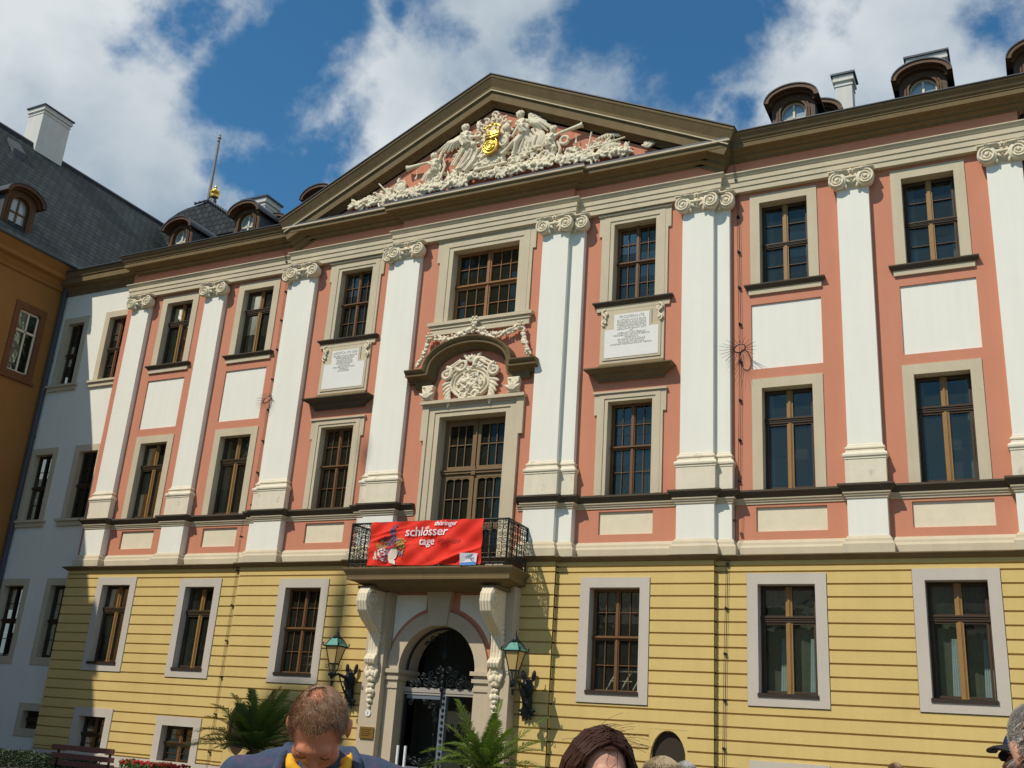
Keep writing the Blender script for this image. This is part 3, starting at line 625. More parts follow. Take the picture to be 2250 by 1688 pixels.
def window(x0, x1, z0, z1, y, fw_, style, kind, parent, name='window', stone=STONE, wood=WOODO, bottom=0.0, deep=.33, g=None):
    if x0 < -3: deep = min(deep, .28)
    mb = MB(); yo = y-.03; yi = y+deep+.1; fz1 = z1+fw_*(1.0 if style != 'eared' else .85)
    zb = z0-bottom
    if style == 'plain':
        mb.box(x0-fw_, x0, yo, yi, zb, fz1); mb.box(x1, x1+fw_, yo, yi, zb, fz1); mb.box(x0, x1, yo, yi, z1, fz1)
        if bottom: mb.box(x0, x1, yo, yi, zb, z0)
    else:
        a, b, c = fw_*.30, fw_*.72, fw_
        for (i, o_, yy) in ((0, a, y-.035), (a, b, y-.06)):
            mb.box(x0-o_, x0-i, yy, yi, z0, z1+o_*.85); mb.box(x1+i, x1+o_, yy, yi, z0, z1+o_*.85); mb.box(x0-i, x1+i, yy, yi, z1+i*.85, z1+o_*.85)
        ez = z1-.35*(z1-z0)*.4
        mb.box(x0-c*.93, x0-b, y-.05, yi, z0, ez); mb.box(x1+b, x1+c*.93, y-.05, yi, z0, ez)
        mb.box(x0-c-.06, x0-b, y-.05, yi, ez, z1+c*.85-.05); mb.box(x1+b, x1+c+.06, y-.05, yi, ez, z1+c*.85-.05); mb.box(x0-b, x1+b, y-.05, yi, z1+b*.85, z1+c*.85-.05)
        mb.box(x0-c-.09, x1+c+.09, y-.10, yi, z1+c*.85-.05, z1+c*.85)
    w_ = mb.build(name, stone, parent)
    ys = y+deep-.06
    sash(kind, x0, x1, z0, z1, ys, w_, wood)
    pane(x0+.05, x1-.05, z0+.05, z1-.05, ys+.045, w_, g, 2, 3)
    return w_
for wd in WIN:
    x0, x1, z0, z1, y = wd['x0'], wd['x1'], wd['z0'], wd['z1'], wd['y']
    left = x0 < -8
    w_ = window(x0, x1, z0, z1, y, wd['fw'], wd['style'], wd['sash'], pal, wood=WOOD if wd['style'] == 'eared' else WOODO, g=GLASSD if (wd['sash'] == 'grid6' or x0 < 3) else None)
    s = MB(); e = wd['fw']
    if wd['where'] == 'up' and x0 > -3 and x0 < 2:
        s.box(x0-e-.12, x1+e+.12, y-.17, y+.3, 13.0, 13.1); s.box(x0-e-.02, x1+e+.02, y-.09, y+.1, 12.72, 12.90); s.box(x0-e-.05, x1+e+.05, y-.12, y+.1, 12.90, 13.0)
        s.build('sill', STONE, w_)
    elif wd['where'] == 'up':
        s.sweep_plan([(x0-e-.02, y+.02), (x0-e-.02, y-.03), (x1+e+.02, y-.03), (x1+e+.02, y+.02)], [(-.03, 12.85), (.03, 12.85), (.03, 12.965), (.045, 12.975), (-.35, 12.979)])
        sl_ = s.build('sill', STONE, w_)
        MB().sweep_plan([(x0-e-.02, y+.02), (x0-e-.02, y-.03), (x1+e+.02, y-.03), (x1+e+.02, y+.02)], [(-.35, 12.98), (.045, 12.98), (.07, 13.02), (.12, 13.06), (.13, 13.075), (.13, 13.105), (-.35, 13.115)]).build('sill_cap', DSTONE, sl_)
    if x0 > 7: curtains_or_glints([(.0, .13 if wd['where'] == 'low' else .2, 1, .1), (.86, 1.0, 1, .1)], x0, x1, z0, z1, y+.55, w_, mat('grey_curtain', (.20, .21, .19), .9, .08, 6))
    if left: curtains_or_glints([(.60, .72, 1.0 if wd['where'] == 'low' else .9, .1), (.02, .12, 1, 0)], x0, x1, z0, z1*1.0-(z1-z0)*.35, y+.5, w_, CREAM if wd['where'] == 'up' else None)  # right-hand pale strip stands in for a reflection in an open inner casement
for i, (a, b, c, d, y) in enumerate(GW):
    kind = 'grid' if i in (2, 3) else 'casement_high'
    w_ = window(a, b, c, d, y, .25, 'plain', kind, pal, stone=STONEL, bottom=.25, wood=WOODO if i not in (2, 3) else WOOD, g=GLASSD if i < 3 else None)
    MB().box(a-.02, b+.02, y-.06, y+.2, c-.05, c+.03).add([], []).build('sill', DARKW, w_)
    if i >= 4: curtains_or_glints([(.04, .98, 1.0, 0)], a, b, c+.05, d-.05, y+.52, w_, mat('sheer_curtain', (.10, .115, .08), .9, .15, 8, .2, 40))
    if i >= 4: curtains_or_glints([(.30, .50, .78, .35), (.80, 1.0, .78, .35)], a, b, c, d-(d-c)*.33, y+.45, w_)
    elif i < 2: curtains_or_glints([(.60, .72, 1.0, .15), (.0, .10, 1, 0)], a, b, c, d-(d-c)*.35, y+.5, w_)  # pale strip near the mullion paints a reflection off the open inner sash
    else:
        rl = MB()      # pale slanting leaves of the folded inner shutters behind the glass
        for t in (0, .42, .75):
            rl.tube([(a+.35+t*.9, y+.42, c+.06), (a+.62+t*.9, y+.42, c+.52)], .02, 5)
        rl.box(a+.62, b-.08, y+.41, y+.43, c+.5, c+.53); rl.box(a+.45, b-.3, y+.41, y+.43, c+.28, c+.30)
        rl.build('inner_blind', CREAM, w_)
for (a, b, c, d, y) in BW:
    w_ = window(a, b, c, d, y, .26, 'plain', 'cross_bars', pal, stone=STONEL, bottom=.25, wood=WOOD, deep=.34)
    bl = MB().box(a+.03, b-.03, y+.31, y+.315, c+.02, d-.30); bl.build('blind', mat('pale_blind', (.55, .66, .68), .9, .03), w_)
# centre balcony door
def balcony_door():
    x0, x1, z0, z1, y = -.93, 1.2, 5.74, 10.18, -.3; c = .48; mb = MB(); yi = y+.55
    a, b = .15, .34
    for (i, o_, yy) in ((0, a, y-.03), (a, b, y-.06)):
        mb.box(x0-o_, x0-i, yy, yi, z0, z1+o_*.9); mb.box(x1+i, x1+o_, yy, yi, z0, z1+o_*.9); mb.box(x0-i, x1+i, yy, yi, z1+i*.9, z1+o_*.9)
    mb.box(x0-c*.92, x0-b, y-.10, yi, z0, 9.5); mb.box(x1+b, x1+c*.92, y-.10, yi, z0, 9.5)
    mb.box(x0-c-.08, x0-b, y-.10, yi, 9.5, z1+c*.9-.06); mb.box(x1+b, x1+c+.08, y-.10, yi, 9.5, z1+c*.9-.06); mb.box(x0-b, x1+b, y-.10, yi, z1+b*.9, z1+c*.9-.06)
    mb.box(x0-c-.12, x1+c+.12, y-.20, yi, z1+c*.9-.06, z1+c*.9+.03)
    w_ = mb.build('balcony_door', STONE, pal)
    s = MB(); ys = y+.36; cx = (x0+x1)/2; zt = 8.62
    frame_ring(s, x0, x1, z0, z1, .09, ys, ys+.07)
    s.box(x0, x1, ys-.07, ys+.06, zt-.05, zt+.04); s.box(x0, x1, ys-.10, ys, zt+.02, zt+.06)
    s.box(cx-.02, cx+.02, ys-.06, ys+.05, z0, z1); s.box(cx-.06, cx+.06, ys-.09, ys, zt-.1, zt+.12)
    for sg, (xa, xb) in ((-1, (x0+.09, cx-.03)), (1, (cx+.03, x1-.09))):
        for za, zb in ((z0+.05, zt-.06), (zt+.07, z1-.09)):
            frame_ring(s, xa, xb, za, zb, .10, ys-.02, ys+.04)
            for i in (1, 2): xx = xa+.1+(xb-xa-.2)*i/3; s.box(xx-.011, xx+.011, ys+.0, ys+.03, za+.1, zb-.1)
        for zz in (9.42, 7.86, 6.35): s.box(xa+.1, xb-.1, ys+.0, ys+.03, zz-.011, zz+.011)
        s.box(xa+.05, xb-.05, ys-.02, ys+.04, 7.0, 7.18)
        for i in range(3):
            xx = xa+.1+(xb-xa-.2)*(i+.5)/3
            for zz in (8.40, 6.95): s.prism([(xx-.13, zz+.05), (xx-.13, zz-.02), (xx-.08, zz+.02), (xx, zz+.035), (xx+.08, zz+.02), (xx+.13, zz-.02), (xx+.13, zz+.05)], ys-.015, ys+.035)
    s.build('door_leaves', mat('weathered_door_wood', (.20, .125, .06), .6, .08, 5, .1, 50), w_); pane(x0+.1, x1-.1, z0+.1, z1-.1, ys+.045, w_, GLASSD, 2, 3)
balcony_door()
# hood over the door
hood = MB(); pth = [(-2.04, 11.55), (-1.43, 11.55)]
for i in range(1, 16):
    a = math.pi*(1-i/16); pth.append((-.01+1.41*math.cos(a), 11.58+.84*math.sin(a)))
pth += [(1.42, 11.55), (2.17, 11.55)]
hood.sweep_xz(pth, [(-.02, -.30), (.10, -.30), (.10, -.25), (.14, -.22), (.20, -.20), (.22, -.17), (.34, -.16), (.34, -.09), (.38, -.07), (.42, -.02), (.43, .0), (.43, .02), (.30, .03), (-.02, .03)], -.32)
hood.box(-1.80, -1.25, -.42, -.3, 11.08, 11.25); hood.box(1.25, 1.90, -.42, -.3, 11.08, 11.25)
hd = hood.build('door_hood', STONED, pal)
# reliefs: built from many shaped lumps fused into one carved surface
def curl(mb, cx, cz, y, r, turns=1.4, sg=1, a0=0, t=.3): 
    sp = spiral(cx, cz, y, r, r*.15, turns, a0, sg, 12); mb.tube(sp, [r*t*(1-.7*i/len(sp)) for i in range(len(sp))], 6)
    mb.ell((cx, y, cz), (r*.25,)*3, None, 6, 5)
def leaf(mb, p, ang, ln, w, y, dy=.05):
    q = Vector((p[0]+math.cos(ang)*ln*.5, y-dy*.3, p[1]+math.sin(ang)*ln*.5)); mb.ell(q, (ln*.52, dy, w*.5), rotY(-ang), 8, 6)
    mb.tube([(p[0], y-dy*.6, p[1]), (p[0]+math.cos(ang)*ln*.5, y-dy*1.25, p[1]+math.sin(ang)*ln*.5), (p[0]+math.cos(ang)*ln, y-dy*.7, p[1]+math.sin(ang)*ln)], w*.09, 5)
def scatter(mb, rnd, pts, n, y, s0, s1):
    for _ in range(n):
        i = rnd.randrange(len(pts)-1); t = rnd.random(); x = pts[i][0]+(pts[i+1][0]-pts[i][0])*t; z = pts[i][1]+(pts[i+1][1]-pts[i][1])*t
        k = rnd.random(); x += rnd.uniform(-.06, .06); z += rnd.uniform(-.03, .10)
        if k < .35: curl(mb, x, z, y-rnd.uniform(0, .06), rnd.uniform(s0, s1), 1.1, rnd.choice((-1, 1)), rnd.uniform(0, 6), .36)
        elif k < .75: leaf(mb, (x, z), rnd.uniform(0, 2*math.pi), rnd.uniform(s0, s1)*2.2, rnd.uniform(s0, s1)*.9, y-rnd.uniform(0, .06), .04)
        else: mb.ell((x, y-rnd.uniform(.02, .1), z), (rnd.uniform(s0, s1)*.6,)*3, None, 7, 5)
def figure(mb, head, chest, hip, knee, foot, y, s=1.0, w=1.22, arm=None, knee2=None, foot2=None):
    h = Vector((head[0], y-.12, head[1])); c = Vector((chest[0], y-.10, chest[1])); p = Vector((hip[0], y-.08, hip[1]))
    mb.ell(h, (.085*s, .10*s, .11*s), None, 10, 8); mb.ell(h+Vector((0, .0, .05*s)), (.105*s, .10*s, .085*s), None, 10, 8)
    mb.ell(h+Vector((.0, -.10*s, -.015*s)), (.02*s, .035*s, .03*s), None, 6, 5)
    for k in range(7): a = k*.9; mb.ell(h+Vector((.09*s*math.cos(a), -.02, .06*s+.06*s*math.sin(a))), (.035*s,)*3, None, 6, 5)
    mb.cap(h-Vector((0, 0, .08*s)), c, .05*s, .06*s); mb.cap(c+Vector((-.10*s, 0, .03)), c+Vector((.10*s, 0, .03)), .09*s, .09*s); mb.cap(c, p, .15*s, .14*s)
    for q in range(4): mb.tube([c+Vector((-.1+.07*q, -.10, .05))*s, (c+p)/2+Vector((.10-.05*q, -.16*s, 0)), p+Vector((-.12+.08*q, -.12*s, -.05))], .03*s, 6)
    kn = Vector((knee[0], y-.16, knee[1])); ft = Vector((foot[0], y-.06, foot[1])); mb.cap(p, kn, .095*s, .07*s); mb.cap(kn, ft, .065*s, .045*s); mb.ell(ft, (.08*s, .05*s, .04*s), None, 7, 5)
    if knee2: k2 = Vector((knee2[0], y-.08, knee2[1])); f2 = Vector((foot2[0], y-.04, foot2[1])); mb.cap(p, k2, .09*s, .065*s); mb.cap(k2, f2, .06*s, .04*s); mb.ell(f2, (.08*s, .05*s, .04*s), None, 7, 5)
    for a in (arm or []):
        e, w = Vector((a[0][0], y-.15, a[0][1])), Vector((a[1][0], y-.17, a[1][1])); mb.cap(c+Vector((0, -.03, .03)), e, .055*s, .045*s); mb.cap(e, w, .045*s, .032*s); mb.ell(w, (.04*s,)*3, None, 6, 5)
def wing(mb, root, tips, y, w=.10):
    for i, t in enumerate(tips):
        a = Vector((root[0], y-.07-.01*i, root[1])); b = Vector((t[0], y-.03, t[1])); m_ = (a+b)/2+Vector((0, -.05, .04)); mb.tube([a, m_, b], [w*.45, w*.5, w*.16], 6)
    for i, t in enumerate(tips):
        for u in (.25, .45): p = Vector(root+(0,)); q = Vector((root[0]+(t[0]-root[0])*u, y-.12, root[1]+(t[1]-root[1])*u+.02)); mb.ell(q, (.05, .035, .035), None, 6, 5)
def horn(mb, a, b, y, r0=.03, r1=.10):
    A, B = Vector((a[0], y-.16, a[1])), Vector((b[0], y-.13, b[1])); mb.tube([A, A.lerp(B, .3), A.lerp(B, .75), A.lerp(B, .9), B], [r0, r0*1.5, r1*.62, r1*.7, r1], 9)
    mb.tube([A.lerp(B, .35), A.lerp(B, .8)], [.02, .02], 5)
def drape(mb, pts, y, w=.12, n=4):
    for k in range(n):
        off = (k-(n-1)/2)*w*.5; P = []
        for i, p in enumerate(pts):
            q = pts[min(i+1, len(pts)-1)]; o = pts[max(i-1, 0)]; d = Vector((q[0]-o[0], q[1]-o[1])).normalized(); P.append((p[0]-d.y*off, y-.06-.05*(k % 2), p[1]+d.x*off))
        mb.tube(P, w*.20, 6)
def relief():
    rnd = random.Random(11); y = -.32; mb = MB()
    # base foliage and trophies of arms
    scatter(mb, rnd, [(-4.9, 17.66), (-4.2, 17.72), (-3.3, 17.72), (-2.6, 17.72), (-1.9, 17.8), (-.9, 17.84), (.5, 17.84), (1.6, 17.85), (2.6, 17.8), (3.4, 17.7), (4.3, 17.66), (4.6, 17.6)], 330, y-.06, .07, .14)
    scatter(mb, rnd, [(-4.6, 17.55), (-2.6, 17.6), (-1.9, 17.66), (-.9, 17.70), (.5, 17.72), (1.6, 17.72), (2.6, 17.66), (4.6, 17.55)], 330, y-.12, .07, .13)
    scatter(mb, rnd, [(-2.3, 17.9), (-1.9, 17.95), (-1.2, 18.0), (.2, 18.05), (1.4, 18.05), (2.4, 17.95)], 90, y, .07, .13)
    scatter(mb, rnd, [(-4.3, 17.8), (-3.9, 18.0), (-3.3, 17.95), (-3.0, 18.0)], 40, y, .06, .11)
    scatter(mb, rnd, [(3.3, 17.95), (3.8, 18.1), (4.3, 17.9)], 46, y, .06, .11)
    for (x0, z0, x1, z1) in ((-3.95, 18.28, -3.45, 17.75), (-3.2, 18.1, -3.9, 17.72), (4.1, 18.26, 3.6, 17.7), (3.45, 18.5, 3.35, 17.9), (3.5, 17.95, 4.5, 18.1)): mb.tube([(x0, y-.14, z0), (x1, y-.12, z1)], .028, 6)
    mb.ell((-3.1, y-.08, 18.0), (.2, .1, .2), None, 12, 8); mb.tube([(-3.1+.2*math.cos(t), y-.14, 18.0+.2*math.sin(t)) for t in [i*.5 for i in range(13)]], .03, 6)
    for k in range(9): leaf(mb, (-3.3+.02*k, 18.12), R(60+9*k), .2+.05*(k % 3), .05, y-.04); leaf(mb, (3.55+.1*k, 18.2), R(40+13*k), .2, .06, y-.05)
    for k in range(14): leaf(mb, (3.4+.09*k, 17.7), R(70+rnd.uniform(-40, 50)), rnd.uniform(.16, .3), .06, y-.06); leaf(mb, (2.25+.05*k, 17.8), R(60+rnd.uniform(-40, 60)), rnd.uniform(.14, .26), .06, y-.06)
    mb.ell((3.98, y-.06, 17.95), (.33, .09, .13), None, 12, 7)
    scatter(mb, rnd, [(-.9, 18.35), (-.4, 18.55), (.1, 18.35), (.7, 18.55), (1.3, 18.3), (1.8, 18.4)], 90, y+.02, .06, .12); scatter(mb, rnd, [(-1.3, 18.75), (-.9, 18.9)], 12, y+.02, .05, .09); scatter(mb, rnd, [(1.0, 18.9), (1.7, 18.8), (2.0, 18.7)], 24, y+.02, .05, .1); scatter(mb, rnd, [(-2.2, 18.05), (-1.5, 18.2)], 24, y+.02, .05, .1); scatter(mb, rnd, [(2.2, 18.1), (2.8, 18.1), (3.2, 17.95)], 34, y+.02, .05, .1)
    # end shells
    for cx, sg in ((-4.83, 1), (5.05, -1)):
        for k in range(6): leaf(mb, (cx-sg*.13, 17.62), R(90)+sg*R(55-22*k), .26, .07, y-.05)
        curl(mb, cx-sg*.08, 17.78, y-.1, .09, 1.2, sg)
    for (ex, ez, ea, eb) in ((-.72, 18.9, .22, .34), (1.22, 18.85, .26, .36), (2.12, 18.3, .2, .28), (-1.95, 18.22, .2, .24), (.12, 18.3, .5, .2)): mb.ell((ex, y-.02, ez), (ea, .09, eb), None, 14, 9)
    scatter(mb, rnd, [(-1.2, 18.1), (-.8, 18.3), (-.3, 18.2)], 40, y, .06, .11); scatter(mb, rnd, [(.7, 18.2), (1.3, 18.2), (1.9, 18.1)], 40, y, .06, .11)
    # left trumpeter
    figure(mb, (-1.95, 18.84), (-1.88, 18.62), (-1.85, 18.34), (-2.05, 18.22), (-2.2, 17.98), y, 1.08, arm=[((-2.02, 18.58), (-2.16, 18.66)), ((-1.72, 18.66), (-1.62, 18.92))], knee2=(-1.68, 18.14), foot2=(-1.78, 17.9))
    horn(mb, (-2.08, 18.68), (-2.92, 18.62), y, .03, .11); drape(mb, [(-1.62, 18.92), (-1.72, 18.7), (-1.62, 18.44), (-1.7, 18.2)], y, .16); mb.tube([(-2.55, y-.12, 18.5), (-2.54, y-.1, 18.3), (-2.58, y-.1, 18.17)], [.015, .02, .05], 6)
    drape(mb, [(-1.9, 18.35), (-2.1, 18.2), (-2.2, 18.0)], y, .2, 5); mb.ell((-1.8, y-.05, 18.02), (.17, .08, .19), None, 10, 7); curl(mb, -1.75, 18.05, y-.12, .18, 1.3, -1, 2)
    # left winged genius with drapery
    figure(mb, (-.88, 19.62), (-.84, 19.36), (-.72, 19.06), (-.5, 18.95), (-.42, 18.75), y, 1.25, arm=[((-.6, 19.25), (-.32, 19.2)), ((-1.0, 19.2), (-.9, 19.02))])
    wing(mb, (-1.0, 19.38), [(-1.93, 19.04), (-1.8, 18.98), (-1.68, 18.96), (-1.52, 18.94), (-1.38, 18.96), (-1.22, 19.0), (-1.1, 19.02)], y, .15); mb.ell((-1.25, y-.03, 19.32), (.34, .05, .14), rotY(R(-30)), 10, 6)
    wing(mb, (-.42, 19.45), [(-.5, 19.88), (-.42, 19.9), (-.36, 19.8)], y, .1)
    drape(mb, [(-.72, 18.95), (-.9, 18.65), (-1.1, 18.3)], y, .24, 5); mb.ell((-.66, y-.04, 18.48), (.30, .07, .34), rotY(R(-20)), 12, 8); drape(mb, [(-.5, 18.85), (-.6, 18.5), (-.9, 18.2)], y, .2, 4)
    scatter(mb, rnd, [(-.5, 18.6), (-.1, 18.4), (.3, 18.3), (.6, 18.5)], 40, y, .06, .13); mb.tube([(-.4, y-.15, 18.03), (.72, y-.15, 18.07)], .045, 8)
    # cartouche framing
    for a in range(0, 360, 24):
        if 200 < a < 330: continue
        px, pz = .13+.55*math.cos(R(a)), 19.2+.62*math.sin(R(a)); curl(mb, px, pz, y-.08, .12, 1.2, 1 if a < 90 or a > 270 else -1, a*.02, .4)
    for a in range(0, 360, 20): leaf(mb, (.12+.38*math.cos(R(a)), 19.05+.5*math.sin(R(a))), R(a), .26, .1, y-.03)
    curl(mb, .1, 19.95, y-.05, .13, 1.3, 1); mb.ell((.60, y-.14, 19.33), (.14, .1, .15), None, 10, 8); mb.ell((.60, y-.08, 19.14), (.12, .08, .22), None, 10, 8); curl(mb, .5, 18.84, y-.13, .17, 1.6, -1, 1.5, .35)
    mb.ell((.12, y+.0, 19.0), (.5, .09, .75), None, 14, 10); curl(mb, .3, 18.25, y-.1, .12, 1.3, 1); curl(mb, -.05, 18.3, y-.1, .13, 1.3, -1)
    # right winged genius, diagonal trumpet
    figure(mb, (1.04, 19.64), (1.12, 19.34), (1.22, 19.02), (1.0, 18.72), (.88, 18.32), y, 1.28, arm=[((.95, 19.15), (.85, 18.95)), ((1.35, 19.2), (1.28, 18.98))], knee2=(1.42, 18.62), foot2=(1.28, 18.2))
    horn(mb, (1.2, 19.02), (.5, 18.4), y, .05, .09)
    wing(mb, (1.36, 19.42), [(1.4, 19.74), (1.52, 19.66), (1.72, 19.5), (1.92, 19.28), (2.1, 19.08), (2.12, 18.98), (1.98, 18.94), (1.8, 18.96), (1.6, 19.02)], y, .15)
    mb.ell((1.66, y-.04, 18.72), (.24, .07, .33), rotY(R(12)), 12, 8); drape(mb, [(1.36, 19.0), (1.5, 18.8), (1.4, 18.5), (1.5, 18.3)], y, .26, 5); drape(mb, [(1.1, 18.9), (1.0, 18.6), (.95, 18.35)], y, .18, 4)
    # right trumpeter
    figure(mb, (2.2, 18.86), (2.12, 18.62), (2.08, 18.36), (2.28, 18.24), (2.16, 17.98), y, 1.08, arm=[((2.28, 18.62), (2.45, 18.68)), ((1.95, 18.55), (1.9, 18.4))], knee2=(2.0, 18.1), foot2=(2.3, 17.9))
    horn(mb, (2.3, 18.66), (3.16, 18.83), y, .035, .1); drape(mb, [(2.1, 18.4), (2.2, 18.2), (2.1, 18.0)], y, .24, 5); mb.tube([(2.95, y-.12, 18.6), (2.95, y-.1, 18.4), (2.95, y-.1, 18.24)], [.014, .02, .05], 6)
    mb.tube([(2.58+.13*math.cos(t), y-.12, 18.43+.13*math.sin(t)) for t in [i*.55 for i in range(12)]], .05, 6); mb.ell((1.97, y-.05, 17.98), (.16, .08, .18), None, 10, 7); mb.tube([(1.97+.17*math.cos(t), y-.14, 17.98+.2*math.sin(t)) for t in [i*.55 for i in range(12)]], .03, 6)
    mb.v = [(v[0], v[1]-.04, v[2]) for v in mb.v]
    blob(mb, 'relief', CREAM, ped, voxel=.0115, smooth=1)
    gb = MB(); gy = y-.22
    gb.ell((.12, gy, 18.74), (.27, .10, .30), None, 16, 10); gb.tube([(.12+.25*math.cos(t), gy-.06, 18.74+.28*math.sin(t)) for t in [i*.42 for i in range(16)]], .035, 6)
    for r_ in (.16, .09): gb.tube([(.12+r_*math.cos(t), gy-.10, 18.72+r_*math.sin(t)) for t in [i*.5 for i in range(13)]], .02, 6)
    gb.ell((.18, gy, 19.16), (.26, .12, .14), None, 14, 8); gb.tube([(-.06, gy-.06, 19.08), (.17, gy-.12, 19.04), (.42, gy-.06, 19.12)], .055, 8); gb.tube([(-.04, gy-.06, 19.0), (.16, gy-.12, 18.96), (.40, gy-.06, 19.04)], .045, 8)
    for k in range(6): a = R(200-44*k); gb.tube([(.18+.25*math.cos(a)*.9, gy-.04, 19.2), (.18+.30*math.cos(a), gy-.08, 19.34), (.19+.1*math.cos(a), gy-.08, 19.46)], .035, 6)
    for x, z in ((-.1, 19.34), (.1, 19.4), (.3, 19.42), (.46, 19.32), (.19, 19.5)): gb.ell((x, gy-.08, z), (.05,)*3, None, 8, 6)
    blob(gb, 'crown_emblem', GOLD, ped, voxel=.012, smooth=4)
relief()
def cartouche():
    rnd = random.Random(5); y = -.33; mb = MB(); cx = .02
    mb.ell((cx, y, 11.12), (.66, .10, .50), None, 20, 12); mb.tube([(cx+.62*math.cos(t), y-.08, 11.12+.46*math.sin(t)) for t in [i*.3 for i in range(22)]], .04, 6); mb.tube([(cx+.50*math.cos(t), y-.10, 11.12+.36*math.sin(t)) for t in [i*.3 for i in range(22)]], .025, 6)
    for sg in (-1, 1):
        curl(mb, cx+sg*.78, 11.42, y-.12, .20, 1.5, sg, R(90), .38); curl(mb, cx+sg*.30, 11.66, y-.1, .20, 1.4, -sg, R(200), .36); curl(mb, cx+sg*.2, 10.72, y-.12, .13, 1.4, sg, 0, .4)
        for k in range(6): leaf(mb, (cx+sg*.62, 11.2-.09*k), (R(-20-12*k) if sg > 0 else R(200+12*k)), .34, .12, y-.05, .06)
        drape(mb, [(cx+sg*.3, 11.75), (cx+sg*.55, 11.6), (cx+sg*.78, 11.5)], y-.03, .2, 3); leaf(mb, (cx+sg*.15, 11.85), R(90-sg*40), .22, .12, y-.05)
    for k in range(5): leaf(mb, (cx, 11.72), R(90+(k-2)*26), .26, .1, y-.08, .05)
    mb.ell((cx, y-.1, 11.86), (.08, .07, .07), None, 8, 6)
    for _ in range(46):
        a = rnd.uniform(0, 6.28); r_ = rnd.uniform(0, .4); x, z = cx+r_*math.cos(a), 11.13+r_*.75*math.sin(a)
        (curl(mb, x, z, y-.12, rnd.uniform(.05, .09), 1.1, rnd.choice((-1, 1)), a, .4) if rnd.random() < .5 else leaf(mb, (x, z), rnd.uniform(0, 6.28), .16, .07, y-.10))
    blob(mb, 'cartouche', CREAM, hd, voxel=.012, smooth=1)
    gd = MB(); gy = -.40
    def gar(pts, w, n):
        for i in range(n):
            t = i/(n-1)*(len(pts)-1); k = min(int(t), len(pts)-2); u = t-k; x = pts[k][0]+(pts[k+1][0]-pts[k][0])*u; z = pts[k][1]+(pts[k+1][1]-pts[k][1])*u
            for q in range(4): gd.ell((x+rnd.uniform(-w, w)*.8, gy-rnd.uniform(.02, .1), z+rnd.uniform(-w, w)), (rnd.uniform(.03, .055),)*3, None, 7, 5)
    gar([(.18, 12.72), (.46, 12.52), (.77, 12.45), (1.11, 12.50), (1.49, 12.62)], .09, 26); gar([(-.04, 12.72), (-.39, 12.60), (-.82, 12.50), (-1.34, 12.62)], .085, 26)
    gar([(1.62, 12.55), (1.66, 12.23), (1.76, 11.95), (1.86, 11.75)], .075, 18); gar([(-1.48, 12.58), (-1.50, 12.31), (-1.64, 12.03), (-1.78, 11.78)], .075, 18); gar([(.05, 13.0), (.06, 12.72)], .06, 6)
    for x, z, s in ((.05, 12.98, .11), (1.55, 12.66, .10), (-1.43, 12.66, .10)):
        for k in range(6): gd.ell((x+s*math.cos(k*1.047), gy-.1, z+s*math.sin(k*1.047)), (s*.42, .05, s*.42), None, 8, 6)
        gd.ell((x, gy-.12, z), (s*.4,)*3, None, 8, 6)
    blob(gd, 'flower_garland', CREAM, hd, voxel=.012, smooth=1)
    for x in (-1.33, 1.44):
        c = MB(); c.prism([(x-.19, 11.12), (x-.13, 10.78), (x+.13, 10.78), (x+.19, 11.12)], -.50, -.3); curl(c, x-.1, 11.0, -.52, .08, 1.2, 1); curl(c, x+.1, 11.0, -.52, .08, 1.2, -1)
        for k in range(5): leaf(c, (x, 10.72), R(90+(k-2)*28), .3, .1, -.50)
        c.box(x-.16, x+.16, -.5, -.3, 10.68, 10.76); blob(c, 'corbel', CREAM, hd, voxel=.011, smooth=1)
cartouche()
